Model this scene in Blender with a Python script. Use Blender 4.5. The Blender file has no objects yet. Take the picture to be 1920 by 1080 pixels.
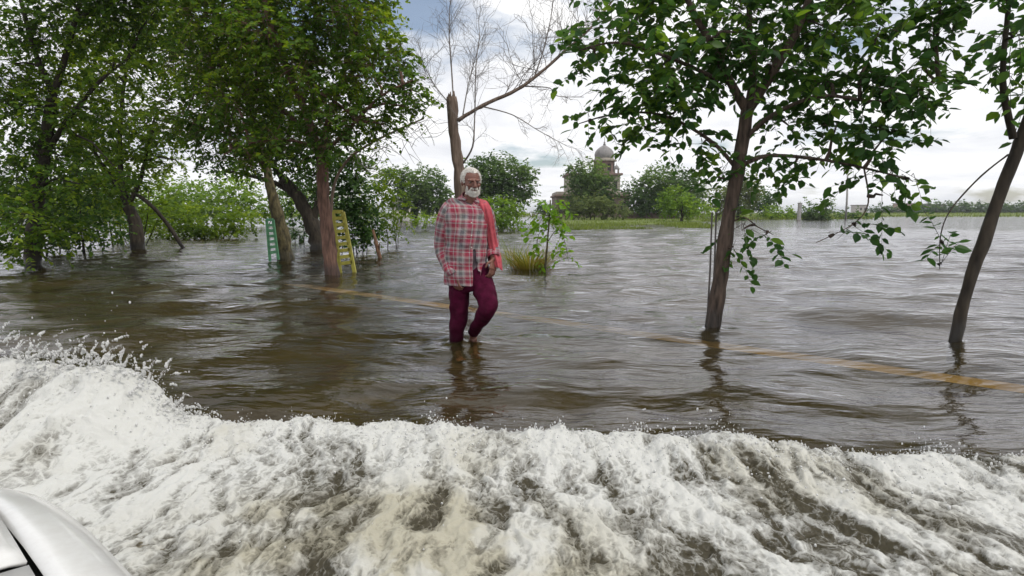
import bpy, bmesh, math, random
import numpy as np
from mathutils import Vector, Matrix, noise as mnoise

scene = bpy.context.scene
col = scene.collection
R = math.radians

# ---------------------------------------------------------------- camera
F_PX, HZ, CAM_H = 1080.0, 395.0, 1.16
PITCH = math.atan((540 - HZ) / F_PX)
cam_data = bpy.data.cameras.new('camera')
cam_data.sensor_width = 36.0
cam_data.lens = 36.0 * F_PX / 1920.0
cam_data.clip_start = 0.05
cam_data.clip_end = 8000
cam = bpy.data.objects.new('camera', cam_data)
cam.location = (0, 0, CAM_H)
cam.rotation_euler = (math.pi / 2 - PITCH, 0, 0)
col.objects.link(cam)
scene.camera = cam

# ---------------------------------------------------------------- sky and sun
SUN_EL, SUN_AZ = R(56), R(115)          # azimuth measured clockwise from +Y
world = bpy.data.worlds.new('World')
scene.world = world
world.use_nodes = True
wn, wl = world.node_tree.nodes, world.node_tree.links
wn.clear()
w_out = wn.new('ShaderNodeOutputWorld')
w_bg = wn.new('ShaderNodeBackground')
w_bg.inputs['Strength'].default_value = 0.1
w_sky = wn.new('ShaderNodeTexSky')
w_sky.sky_type = 'NISHITA'
w_sky.sun_disc = False
w_sky.sun_elevation = SUN_EL
w_sky.sun_rotation = SUN_AZ
w_sky.air_density = 1.0
w_sky.dust_density = 1.2
tc = wn.new('ShaderNodeTexCoord')
sep = wn.new('ShaderNodeSeparateXYZ')
wl.new(tc.outputs['Generated'], sep.inputs[0])


def wmath(op, a, b):
    n = wn.new('ShaderNodeMath')
    n.operation = op
    for i, v in enumerate((a, b)):
        if v is None:
            continue
        if isinstance(v, (int, float)):
            n.inputs[i].default_value = v
        else:
            wl.new(v, n.inputs[i])
    return n.outputs[0]


zc = wmath('ADD', wmath('MAXIMUM', sep.outputs['Z'], 0.0), 0.16)
px_ = wmath('DIVIDE', sep.outputs['X'], zc)
py_ = wmath('DIVIDE', sep.outputs['Y'], zc)
comb = wn.new('ShaderNodeCombineXYZ')
wl.new(px_, comb.inputs[0]); wl.new(py_, comb.inputs[1])
CLOUD_OFF = (3.1, 1.7, 0.0)
cmap = wn.new('ShaderNodeMapping')
cmap.inputs['Location'].default_value = CLOUD_OFF
wl.new(comb.outputs[0], cmap.inputs['Vector'])
cn = wn.new('ShaderNodeTexNoise')
cn.inputs['Scale'].default_value = 0.95
cn.inputs['Detail'].default_value = 9
cn.inputs['Roughness'].default_value = 0.55
cn.inputs['Distortion'].default_value = 0.25
wl.new(cmap.outputs[0], cn.inputs['Vector'])
cr = wn.new('ShaderNodeValToRGB')
cr.color_ramp.elements[0].position = 0.35
cr.color_ramp.elements[0].color = (0.12, 0.12, 0.12, 1)
cr.color_ramp.elements[1].position = 0.445
cr.color_ramp.elements[1].color = (1, 1, 1, 1)
wl.new(cn.outputs['Fac'], cr.inputs['Fac'])
cn2 = wn.new('ShaderNodeTexNoise')
cn2.inputs['Scale'].default_value = 1.5
cn2.inputs['Detail'].default_value = 6
cn2.inputs['Roughness'].default_value = 0.55
cn2.inputs['Distortion'].default_value = 0.4
wl.new(cmap.outputs[0], cn2.inputs['Vector'])
cr2 = wn.new('ShaderNodeValToRGB')
cr2.color_ramp.elements[0].position = 0.3
cr2.color_ramp.elements[0].color = (7.0, 7.15, 7.6, 1)
cr2.color_ramp.elements[1].position = 0.66
cr2.color_ramp.elements[1].color = (9.8, 9.8, 9.8, 1)
wl.new(cn2.outputs['Fac'], cr2.inputs['Fac'])
cm = wn.new('ShaderNodeMix')
cm.data_type = 'RGBA'
wl.new(cr.outputs[0], cm.inputs['Factor'])
wl.new(w_sky.outputs[0], cm.inputs['A'])
wl.new(cr2.outputs[0], cm.inputs['B'])
wl.new(cm.outputs['Result'], w_bg.inputs['Color'])
wl.new(w_bg.outputs[0], w_out.inputs['Surface'])

sun_data = bpy.data.lights.new('sun', 'SUN')
sun_data.energy = 1.5
sun_data.angle = R(10)
sun_data.color = (1.0, 0.95, 0.87)
sun = bpy.data.objects.new('sun', sun_data)
sdir = Vector((math.sin(SUN_AZ) * math.cos(SUN_EL), math.cos(SUN_AZ) * math.cos(SUN_EL), math.sin(SUN_EL)))
sun.rotation_euler = (-sdir).to_track_quat('-Z', 'Y').to_euler()
sun.location = sdir * 40
col.objects.link(sun)

vs = scene.view_settings
vs.view_transform = 'Standard'
vs.look = 'None'
vs.gamma = 1
vs.exposure = 0.28
vs.use_curve_mapping = False
scene.cycles.use_denoising = True
scene.cycles.max_bounces = 8
scene.cycles.transparent_max_bounces = 12
scene.cycles.caustics_reflective = False
scene.cycles.caustics_refractive = False

# ---------------------------------------------------------------- helpers
rng = np.random.default_rng(7)
random.seed(7)
FWD = Vector((0, math.cos(PITCH), -math.sin(PITCH)))
UPV = Vector((0, math.sin(PITCH), math.cos(PITCH)))


def ray(px, py):
    return FWD + Vector((1, 0, 0)) * ((px - 960) / F_PX) + UPV * ((540 - py) / F_PX)


def at(px, py, D):
    """point seen at a pixel, D metres ahead of the camera"""
    d = ray(px, py)
    return Vector((0, 0, CAM_H)) + d * (D / d.y)


def ground(px, py, z=0.0):
    d = ray(px, py)
    return Vector((0, 0, CAM_H)) + d * ((z - CAM_H) / d.z)


TAB = rng.random((256, 256)).astype(np.float64)


def vnoise(x, y, seed=0):
    x = x + seed * 17.31
    y = y + seed * 41.77
    xi = np.floor(x).astype(int); yi = np.floor(y).astype(int)
    fx = x - xi; fy = y - yi
    fx = fx * fx * fx * (fx * (fx * 6 - 15) + 10)
    fy = fy * fy * fy * (fy * (fy * 6 - 15) + 10)
    a = TAB[xi % 256, yi % 256]; b = TAB[(xi + 1) % 256, yi % 256]
    c = TAB[xi % 256, (yi + 1) % 256]; d = TAB[(xi + 1) % 256, (yi + 1) % 256]
    return (a * (1 - fx) + b * fx) * (1 - fy) + (c * (1 - fx) + d * fx) * fy


def fbm(x, y, octv=5, seed=0, rough=0.5):
    s = 0; a = 1.0; t = 0
    ca, sa = math.cos(0.6), math.sin(0.6)
    for i in range(octv):
        s = s + a * vnoise(x, y, seed + i)
        t += a
        a *= rough
        x, y = (x * ca - y * sa) * 2.03, (x * sa + y * ca) * 2.03
    return s / t


def sstep(a, b, x):
    t = np.clip((x - a) / (b - a), 0, 1)
    return t * t * (3 - 2 * t)


def mat(name):
    m = bpy.data.materials.new(name)
    m.use_nodes = True
    nt = m.node_tree
    b = nt.nodes.get('Principled BSDF')
    return m, nt.nodes, nt.links, b


def ramp(nodes, stops):
    r = nodes.new('ShaderNodeValToRGB')
    e = r.color_ramp.elements
    e[0].position, e[0].color = stops[0][0], (*stops[0][1], 1)
    e[1].position, e[1].color = stops[-1][0], (*stops[-1][1], 1)
    for p, c in stops[1:-1]:
        k = e.new(p); k.color = (*c, 1)
    return r


def noisy_mat(name, c1, c2, scale=6, rough=0.8, bump=0.3, detail=6, stretch=(1, 1, 1), bump_dist=0.02, coord='Object', wet=0.0):
    m, n, l, b = mat(name)
    t = n.new('ShaderNodeTexCoord')
    mp = n.new('ShaderNodeMapping'); mp.inputs['Scale'].default_value = stretch
    l.new(t.outputs[coord], mp.inputs['Vector'])
    x = n.new('ShaderNodeTexNoise'); x.inputs['Scale'].default_value = scale; x.inputs['Detail'].default_value = detail
    l.new(mp.outputs[0], x.inputs['Vector'])
    r = ramp(n, [(0.3, c1), (0.7, c2)])
    l.new(x.outputs['Fac'], r.inputs['Fac'])
    l.new(r.outputs[0], b.inputs['Base Color'])
    b.inputs['Roughness'].default_value = rough
    if wet:      # soaked and darker up to a ragged line above the water
        sz = n.new('ShaderNodeSeparateXYZ'); l.new(t.outputs['Object'], sz.inputs[0])
        ad = n.new('ShaderNodeMath'); ad.operation = 'MULTIPLY_ADD'; ad.inputs[1].default_value = -.6 * wet
        l.new(x.outputs['Fac'], ad.inputs[0]); l.new(sz.outputs['Z'], ad.inputs[2])
        mr = n.new('ShaderNodeMapRange'); mr.interpolation_type = 'SMOOTHSTEP'
        mr.inputs[1].default_value = wet * .2; mr.inputs[2].default_value = wet * .9; mr.inputs[3].default_value = .45; mr.inputs[4].default_value = 1.0
        l.new(ad.outputs[0], mr.inputs[0])
        mm = n.new('ShaderNodeMix'); mm.data_type = 'RGBA'; mm.blend_type = 'MULTIPLY'; mm.inputs['Factor'].default_value = 1
        l.new(r.outputs[0], mm.inputs['A']); l.new(mr.outputs[0], mm.inputs['B']); l.new(mm.outputs['Result'], b.inputs['Base Color'])
        rr_ = n.new('ShaderNodeMath'); rr_.operation = 'MULTIPLY'; rr_.inputs[1].default_value = rough
        l.new(mr.outputs[0], rr_.inputs[0]); l.new(rr_.outputs[0], b.inputs['Roughness'])
    if bump:
        bp = n.new('ShaderNodeBump'); bp.inputs['Strength'].default_value = bump; bp.inputs['Distance'].default_value = bump_dist
        l.new(x.outputs['Fac'], bp.inputs['Height']); l.new(bp.outputs[0], b.inputs['Normal'])
    return m


def leaf_mat(name, dark, mid, light, trans=0.35, gloss=0.5, clump=0.9):
    m, n, l, b = mat(name)
    g = n.new('ShaderNodeNewGeometry')
    r = ramp(n, [(0.0, dark), (0.55, mid), (1.0, light)])
    tco = n.new('ShaderNodeTexCoord'); nz = n.new('ShaderNodeTexNoise'); nz.inputs['Scale'].default_value = clump; nz.inputs['Detail'].default_value = 3
    l.new(tco.outputs['Object'], nz.inputs['Vector'])
    mr_ = n.new('ShaderNodeMapRange'); mr_.inputs[1].default_value = .32; mr_.inputs[2].default_value = .68; l.new(nz.outputs['Fac'], mr_.inputs[0])
    av = n.new('ShaderNodeMix'); av.inputs['Factor'].default_value = .55
    l.new(g.outputs['Random Per Island'], av.inputs['A']); l.new(mr_.outputs[0], av.inputs['B'])
    l.new(av.outputs['Result'], r.inputs['Fac'])
    l.new(r.outputs[0], b.inputs['Base Color'])
    b.inputs['Roughness'].default_value = gloss
    b.inputs['Specular IOR Level'].default_value = 0.25
    tr = n.new('ShaderNodeBsdfTranslucent')
    hs = n.new('ShaderNodeHueSaturation'); hs.inputs['Hue'].default_value = 0.48
    hs.inputs['Value'].default_value = 1.9; hs.inputs['Saturation'].default_value = 1.05
    l.new(r.outputs[0], hs.inputs['Color']); l.new(hs.outputs[0], tr.inputs['Color'])
    mx = n.new('ShaderNodeMixShader'); mx.inputs[0].default_value = trans
    l.new(b.outputs[0], mx.inputs[1]); l.new(tr.outputs[0], mx.inputs[2])
    l.new(mx.outputs[0], n['Material Output'].inputs['Surface'])
    return m


def link(o, parent=None):
    col.objects.link(o)
    if parent is not None:
        o.parent = parent
        o.matrix_parent_inverse = Matrix.Translation(-parent.location)
    return o


def tag(o, label=None, cat=None, group=None, kind=None):
    if label: o['label'] = label
    if cat: o['category'] = cat
    if group: o['group'] = group
    if kind: o['kind'] = kind
    return o


def empty(name, loc):
    o = bpy.data.objects.new(name, None)
    o.location = loc
    o.empty_display_size = 0.1
    col.objects.link(o)
    return o


class MB:
    """collects verts and faces for one mesh object, in world coordinates"""
    def __init__(self):
        self.v = []; self.f = []; self.uv = None

    def tube(self, pts, rad, n=8, cap=True, rough=0.0):
        pts = [Vector(p) for p in pts]
        base = len(self.v)
        prev = None
        for i, p in enumerate(pts):
            t = (pts[min(i + 1, len(pts) - 1)] - pts[max(i - 1, 0)])
            if t.length < 1e-9: t = Vector((0, 0, 1))
            t.normalize()
            if prev is None:
                a = t.orthogonal().normalized()
            else:
                a = (prev - t * prev.dot(t))
                a = a.normalized() if a.length > 1e-6 else t.orthogonal().normalized()
            prev = a
            b = t.cross(a)
            r = rad[i] if hasattr(rad, '__len__') else rad
            for k in range(n):
                an = 2 * math.pi * k / n
                rr = r * (1 + rough * (mnoise.noise(Vector((p.x * 6 + math.cos(an) * 1.3, p.y * 6 + math.sin(an) * 1.3, p.z * 5)))))
                self.v.append(tuple(p + a * (math.cos(an) * rr) + b * (math.sin(an) * rr)))
        for i in range(len(pts) - 1):
            for k in range(n):
                k2 = (k + 1) % n
                self.f.append((base + i * n + k, base + i * n + k2, base + (i + 1) * n + k2, base + (i + 1) * n + k))
        if cap:
            self.f.append(tuple(base + k for k in reversed(range(n))))
            e = base + (len(pts) - 1) * n
            self.f.append(tuple(e + k for k in range(n)))
        return self

    def box(self, c, s, rot=None):
        c = Vector(c); base = len(self.v)
        for dz in (-.5, .5):
            for dx, dy in ((-.5, -.5), (.5, -.5), (.5, .5), (-.5, .5)):
                p = Vector((dx * s[0], dy * s[1], dz * s[2]))
                if rot is not None: p = rot @ p
                self.v.append(tuple(c + p))
        for q in ((3, 2, 1, 0), (4, 5, 6, 7), (0, 1, 5, 4), (1, 2, 6, 5), (2, 3, 7, 6), (3, 0, 4, 7)):
            self.f.append(tuple(base + i for i in q))
        return self

    def lathe(self, c, prof, n=16):
        c = Vector(c); base = len(self.v)
        for r, z in prof:
            for k in range(n):
                a = 2 * math.pi * k / n
                self.v.append((c.x + r * math.cos(a), c.y + r * math.sin(a), c.z + z))
        for i in range(len(prof) - 1):
            for k in range(n):
                k2 = (k + 1) % n
                self.f.append((base + i * n + k, base + i * n + k2, base + (i + 1) * n + k2, base + (i + 1) * n + k))
        self.f.append(tuple(base + k for k in reversed(range(n))))
        e = base + (len(prof) - 1) * n
        self.f.append(tuple(e + k for k in range(n)))
        return self

    def build(self, name, m, parent=None, smooth=True, bevel=0.0):
        me = bpy.data.meshes.new(name)
        org = parent.location if parent is not None else Vector((0, 0, 0))
        me.from_pydata(self.v, [], self.f)
        me.update()
        if smooth:
            me.polygons.foreach_set('use_smooth', [True] * len(me.polygons))
        me.materials.append(m)
        o = bpy.data.objects.new(name, me)
        col.objects.link(o)
        if parent is not None:
            o.parent = parent
            root = parent
            off = Vector(root.location)
            while root.parent is not None:
                root = root.parent
                off = off + Vector(root.location)
            o.location = -off
        if bevel:
            bv = o.modifiers.new('bevel', 'BEVEL'); bv.width = bevel; bv.segments = 2; bv.limit_method = 'ANGLE'
        return o


def mesh_np(name, verts, faces, m, parent=None, smooth=False, kind=None):
    """fast mesh of equal-sized faces from numpy arrays in world coordinates"""
    verts = np.asarray(verts, dtype=np.float32); faces = np.asarray(faces, dtype=np.int32)
    k = faces.shape[1]
    me = bpy.data.meshes.new(name)
    me.vertices.add(len(verts)); me.vertices.foreach_set('co', verts.ravel())
    me.loops.add(faces.size); me.loops.foreach_set('vertex_index', faces.ravel())
    me.polygons.add(len(faces))
    me.polygons.foreach_set('loop_start', np.arange(len(faces), dtype=np.int32) * k)
    me.polygons.foreach_set('loop_total', np.full(len(faces), k, dtype=np.int32))
    me.polygons.foreach_set('use_smooth', np.full(len(faces), smooth))
    me.update(calc_edges=True)
    me.validate()
    me.materials.append(m)
    o = bpy.data.objects.new(name, me)
    col.objects.link(o)
    if parent is not None:
        o.parent = parent
        o.location = -Vector(parent.location)
    if kind: o['kind'] = kind
    return o


# ---------------------------------------------------------------- materials
M = {}
M['bark_brown'] = noisy_mat('bark_brown', (0.03, 0.022, 0.017), (0.15, 0.105, 0.08), 12, 0.9, 1.0, 9, (2.4, 2.4, 0.4), .04, wet=.22)
M['bark_red'] = noisy_mat('bark_red', (0.07, 0.04, 0.03), (0.27, 0.15, 0.11), 10, 0.9, 1.0, 9, (2.2, 2.2, 0.45), .05, wet=.22)
M['bark_mossy'] = noisy_mat('bark_mossy', (0.03, 0.026, 0.015), (0.17, 0.14, 0.065), 9, 0.95, 1.0, 9, (1.5, 1.5, 0.7), .05, wet=.22)
M['bark_dark'] = noisy_mat('bark_dark', (0.02, 0.016, 0.012), (0.07, 0.055, 0.04), 8, 0.95, 0.8, 8, (2, 2, 0.5), wet=.22)
M['bark_dead'] = noisy_mat('bark_dead', (0.11, 0.075, 0.055), (0.25, 0.185, 0.145), 10, 0.9, 0.9, 8, (2.4, 2.4, 0.4), wet=.22)
M['twig_dead'] = noisy_mat('twig_dead', (0.16, 0.14, 0.13), (0.3, 0.27, 0.25), 12, 0.9, 0.3)
M['leaf_near'] = leaf_mat('leaf_near', (0.020, 0.062, 0.018), (0.048, 0.125, 0.024), (0.15, 0.27, 0.030), 0.45, 0.5, 1.3)
M['leaf_main'] = leaf_mat('leaf_main', (0.018, 0.052, 0.010), (0.080, 0.165, 0.017), (0.27, 0.37, 0.030), 0.48, .55, .7)
M['leaf_olive'] = leaf_mat('leaf_olive', (0.045, 0.09, 0.012), (0.125, 0.215, 0.020), (0.27, 0.36, 0.035), 0.48, .55, .7)
M['leaf_dark'] = leaf_mat('leaf_dark', (0.018, 0.05, 0.014), (0.045, 0.105, 0.020), (0.10, 0.19, 0.028), 0.42, .55)
M['leaf_bright'] = leaf_mat('leaf_bright', (0.07, 0.17, 0.015), (0.15, 0.31, 0.02), (0.26, 0.43, 0.03), 0.45)
M['leaf_far'] = leaf_mat('leaf_far', (0.040, 0.09, 0.028), (0.085, 0.155, 0.038), (0.17, 0.26, 0.05), 0.4, 0.7, .22)
M['leaf_far_bright'] = leaf_mat('leaf_far_bright', (0.075, 0.15, 0.022), (0.15, 0.26, 0.03), (0.26, 0.38, 0.04), 0.42, 0.7, .25)
M['leaf_far_dull'] = leaf_mat('leaf_far_dull', (0.065, 0.09, 0.03), (0.11, 0.15, 0.045), (0.17, 0.22, 0.06), 0.38, 0.7, .25)
M['grass'] = leaf_mat('grass', (0.07, 0.11, 0.02), (0.14, 0.20, 0.03), (0.22, 0.27, 0.05), 0.3, 0.7)
M['grass_dry'] = leaf_mat('grass_dry', (0.12, 0.19, 0.02), (0.30, 0.27, 0.04), (0.40, 0.22, 0.07), 0.35, 0.7, 3.0)

# ---------------------------------------------------------------- water
def water_material():
    m, n, l, b = mat('flood_water')
    n.remove(b)
    out = n['Material Output']
    t = n.new('ShaderNodeTexCoord')
    def nz(scale, st, det=4, rough=0.55):
        mp = n.new('ShaderNodeMapping'); mp.inputs['Scale'].default_value = st
        mp.inputs['Rotation'].default_value = (0, 0, R(12))
        l.new(t.outputs['Object'], mp.inputs['Vector'])
        x = n.new('ShaderNodeTexNoise'); x.inputs['Scale'].default_value = scale
        x.inputs['Detail'].default_value = det; x.inputs['Roughness'].default_value = rough
        l.new(mp.outputs[0], x.inputs['Vector'])
        return x.outputs['Fac']
    fine = nz(7.5, (0.55, 1.5, 1), 4)
    mid = nz(1.6, (0.5, 1.4, 1), 4)
    b1 = n.new('ShaderNodeBump'); b1.inputs['Strength'].default_value = 0.55; b1.inputs['Distance'].default_value = 0.15
    l.new(mid, b1.inputs['Height'])
    b2 = n.new('ShaderNodeBump'); b2.inputs['Strength'].default_value = 0.5; b2.inputs['Distance'].default_value = 0.028
    l.new(fine, b2.inputs['Height']); l.new(b1.outputs[0], b2.inputs['Normal'])
    mud = n.new('ShaderNodeBsdfDiffuse')
    mn = nz(0.8, (1, 1, 1), 5)
    mr = ramp(n, [(0.3, (0.042, 0.035, 0.012)), (0.7, (0.080, 0.066, 0.026))])
    l.new(mn, mr.inputs['Fac']); l.new(mr.outputs[0], mud.inputs['Color'])
    tr = n.new('ShaderNodeBsdfTransparent'); tr.inputs['Color'].default_value = (0.90, 0.80, 0.58, 1)
    mx = n.new('ShaderNodeMixShader'); mx.inputs[0].default_value = 0.68
    l.new(mud.outputs[0], mx.inputs[1]); l.new(tr.outputs[0], mx.inputs[2])
    gl = n.new('ShaderNodeBsdfGlossy'); gl.inputs['Roughness'].default_value = 0.06
    gl.inputs['Color'].default_value = (0.93, 0.93, 0.96, 1)
    l.new(b2.outputs[0], gl.inputs['Normal'])
    fr = n.new('ShaderNodeFresnel'); fr.inputs['IOR'].default_value = 1.46
    l.new(b2.outputs[0], fr.inputs['Normal'])
    m2 = n.new('ShaderNodeMixShader')
    l.new(fr.outputs[0], m2.inputs[0]); l.new(mx.outputs[0], m2.inputs[1]); l.new(gl.outputs[0], m2.inputs[2])
    l.new(m2.outputs[0], out.inputs['Surface'])
    return m


M['water'] = water_material()

# front line of the wheel's splash, y as a function of x
def crest_y(x):
    return 2.74 - 0.11 * x + 0.10 * (fbm(x * 1.3, x * 0 + 3.3, 3, 5) - .5)


WAVES = []
for i in range(34):
    lam = 0.16 * (2.4 / 0.16) ** (i / 33)
    a0 = R(90 + rng.normal(0, 34))         # mostly rolling towards and away from the camera
    WAVES.append((lam, a0, rng.random() * 6.28, 0.036 * (0.35 if lam < 0.3 else 0.6 if lam < .6 else 1.0)))


RINGS = [(1334, 617, .08, .006), (856, 647, .07, .009), (888, 637, .06, .010), (622, 512, .13, .006), (536, 482, .19, .006), (1786, 640, .06, .006), (714, 488, .07, .005)]


def wave_z(X, Y, spacing):
    wx = X + 0.35 * (fbm(X * 0.7, Y * 0.7, 3, 11) - .5)
    wy = Y + 0.35 * (fbm(X * 0.7, Y * 0.7, 3, 12) - .5)
    dist = np.hypot(X, Y)
    z = np.zeros_like(X)
    for lam, a, ph, sl in WAVES:
        k = 2 * math.pi / lam
        amp = sl / k * np.exp(-(spacing * 3.0 / lam) ** 2)
        gust = 0.4 + 1.2 * vnoise(X * 0.35 / max(lam, .5) + a, Y * 0.6 / max(lam, .5), int(lam * 50))
        z += amp * gust * np.sin(k * (wx * math.cos(a) + wy * math.sin(a)) + ph)
    # the car's wash: two longer waves running out from the foam front
    v = Y - crest_y(X)
    wob = 0.25 * (fbm(X * 1.2, Y * 1.2, 3, 21) - .5)
    z += 0.030 * np.exp(-((v - 0.35 + wob - 0.08 * X) / 0.20) ** 2) * sstep(-0.6, 0.6, X) * sstep(2.6, 1.2, X)
    z += 0.020 * np.sin((v + wob * 1.4) * 7.5 + 0.5 * X) * np.exp(-np.clip(v, 0, None) / 1.3) * sstep(-0.1, 0.3, v)
    z = z * np.clip(1.25 - dist / 60, 0.15, 1)
    for px, py, rad, amp in RINGS:
        c = ground(px, py)
        d = np.hypot(X - c.x, Y - c.y)
        near = d < 1.6
        dn = d[near]
        z[near] += amp * np.cos((dn - rad) * 38) * np.exp(-np.clip(dn - rad, 0, None) / .22) + amp * 1.2 * np.exp(-((dn - rad) / .035) ** 2)
    return z


def build_water():
    nc, nr = 480, 700
    th = np.linspace(R(-76), R(76), nc)
    rr = np.concatenate([np.geomspace(1.6, 45, nr - 70), np.geomspace(45, 4000, 71)[1:]])
    T, RR = np.meshgrid(th, rr)
    X = RR * np.sin(T); Y = RR * np.cos(T) - 1.0
    sp = RR * 0.0053
    Z = wave_z(X, Y, sp)
    v = np.stack([X.ravel(), Y.ravel(), Z.ravel()], 1)
    i = np.arange((nr - 0) * nc).reshape(nr, nc)
    f = np.stack([i[:-1, :-1].ravel(), i[:-1, 1:].ravel(), i[1:, 1:].ravel(), i[1:, :-1].ravel()], 1)
    o = mesh_np('flood_water', v, f, M['water'], smooth=True, kind='structure')
    return o


build_water()

# ground far below, submerged road and its yellow edge line
def sheet(name, pts, z, m, kind='structure', parent=None):
    mb = MB(); mb.v = [(p[0], p[1], z) for p in pts]; mb.f = [tuple(range(len(pts)))]
    o = mb.build(name, m, parent, smooth=False)
    if kind: o['kind'] = kind
    return o


M['ground'] = noisy_mat('ground', (0.05, 0.04, 0.02), (0.085, 0.065, 0.035), 0.6, 1.0, 0)
M['asphalt'] = noisy_mat('asphalt', (0.045, 0.036, 0.022), (0.085, 0.068, 0.042), 3, 0.9, 0.4)
M['yellow_paint'] = noisy_mat('yellow_paint', (0.40, 0.28, 0.11), (0.82, 0.60, 0.22), 1.7, 0.8, 0.1, 8)
sheet('ground', [(-4000, -30), (4000, -30), (4000, 4000), (-4000, 4000)], -0.5, M['ground'])
la = ground(600, 537, -0.1); lb = ground(1560, 672, -0.1)
rd = (lb - la); rd.z = 0; rd.normalize()
rn = Vector((rd.y, -rd.x, 0))
if rn.y > 0: rn = -rn                     # towards the camera, over the carriageway
def road_pt(s, w): return la + rd * s + rn * w
road = MB()
segs = 2
q = [road_pt(-90, -0.55), road_pt(40, -0.55), road_pt(40, 7.0), road_pt(-90, 7.0)]
road.v = [(p.x, p.y, -0.13) for p in q] + [(p.x, p.y, -0.5) for p in q]
road.f = [(0, 1, 2, 3), (0, 4, 5, 1), (1, 5, 6, 2), (2, 6, 7, 3), (3, 7, 4, 0)]
road_o = tag(road.build('road', M['asphalt'], None, smooth=False), kind='structure')
ln = MB()
q = [road_pt(-0.6, -0.13), road_pt(40, -0.13), road_pt(40, 0.13), road_pt(-0.9, 0.13)]
ln.v = [(p.x, p.y, -0.126) for p in q]; ln.f = [(0, 1, 2, 3)]
ln.build('edge_line', M['yellow_paint'], road_o, smooth=False)

# ---------------------------------------------------------------- foam thrown up by the wheel
def foam_material():
    m, n, l, b = mat('foam')
    at_ = n.new('ShaderNodeAttribute'); at_.attribute_name = 'foam'
    as_ = n.new('ShaderNodeAttribute'); as_.attribute_name = 'silt'
    t = n.new('ShaderNodeTexCoord')
    x = n.new('ShaderNodeTexNoise'); x.inputs['Scale'].default_value = 46; x.inputs['Detail'].default_value = 7; x.inputs['Roughness'].default_value = 0.65
    l.new(t.outputs['Object'], x.inputs['Vector'])
    ma = n.new('ShaderNodeMath'); ma.operation = 'MULTIPLY_ADD'; ma.inputs[1].default_value = 0.62; 
    l.new(x.outputs['Fac'], ma.inputs[0])
    sb = n.new('ShaderNodeMath'); sb.operation = 'SUBTRACT'; sb.inputs[1].default_value = 0.30
    l.new(at_.outputs['Fac'], sb.inputs[0]); l.new(sb.outputs[0], ma.inputs[2])
    wh = n.new('ShaderNodeMix'); wh.data_type = 'RGBA'
    wh.inputs['A'].default_value = (0.58, 0.585, 0.565, 1); wh.inputs['B'].default_value = (0.38, 0.355, 0.265, 1)
    l.new(as_.outputs['Fac'], wh.inputs['Factor'])
    r = ramp(n, [(0.08, (0, 0, 0)), (0.80, (1, 1, 1))])
    wv = n.new('ShaderNodeTexNoise'); wv.inputs['Scale'].default_value = 9; wv.inputs['Detail'].default_value = 3
    l.new(t.outputs['Object'], wv.inputs['Vector'])
    wm = n.new('ShaderNodeMix'); wm.data_type = 'RGBA'; wm.blend_type = 'LINEAR_LIGHT'; wm.inputs['Factor'].default_value = .09
    l.new(t.outputs['Object'], wm.inputs['A']); l.new(wv.outputs['Color'], wm.inputs['B'])
    acc = ma.outputs[0]
    for sc_, wt in ((17, .18), (44, .09)):
        vo = n.new('ShaderNodeTexVoronoi'); vo.feature = 'DISTANCE_TO_EDGE'; vo.inputs['Scale'].default_value = sc_
        mp_ = n.new('ShaderNodeMapping'); mp_.inputs['Scale'].default_value = (1.3, .6, .8); l.new(wm.outputs['Result'], mp_.inputs['Vector'])
        l.new(mp_.outputs[0], vo.inputs['Vector'])
        vr = n.new('ShaderNodeMapRange'); vr.interpolation_type = 'SMOOTHSTEP'
        vr.inputs[1].default_value = 0.0; vr.inputs[2].default_value = .16; vr.inputs[3].default_value = wt; vr.inputs[4].default_value = -wt * .35
        l.new(vo.outputs['Distance'], vr.inputs[0])
        ads = n.new('ShaderNodeMath'); ads.operation = 'ADD'; l.new(acc, ads.inputs[0]); l.new(vr.outputs[0], ads.inputs[1]); acc = ads.outputs[0]
    l.new(acc, r.inputs['Fac'])
    mx = n.new('ShaderNodeMix'); mx.data_type = 'RGBA'
    mx.inputs['A'].default_value = (0.05, 0.042, 0.022, 1)
    l.new(wh.outputs['Result'], mx.inputs['B']); l.new(r.outputs[0], mx.inputs['Factor'])
    l.new(mx.outputs['Result'], b.inputs['Base Color'])
    rg = n.new('ShaderNodeMapRange'); rg.inputs[3].default_value = 0.12; rg.inputs[4].default_value = 0.75
    l.new(r.outputs[0], rg.inputs[0]); l.new(rg.outputs[0], b.inputs['Roughness'])
    b.inputs['IOR'].default_value = 1.34
    bp = n.new('ShaderNodeBump'); bp.inputs['Strength'].default_value = 0.5; bp.inputs['Distance'].default_value = 0.012
    l.new(x.outputs['Fac'], bp.inputs['Height']); l.new(bp.outputs[0], b.inputs['Normal'])
    b.inputs['Subsurface Weight'].default_value = 0.6; b.inputs['Subsurface Radius'].default_value = (.03, .03, .027)
    return m


M['foam'] = foam_material()
m, n, l, b = mat('droplet')
b.inputs['Base Color'].default_value = (0.58, 0.58, 0.57, 1); b.inputs['Roughness'].default_value = 0.3
M['droplet'] = m


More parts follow.
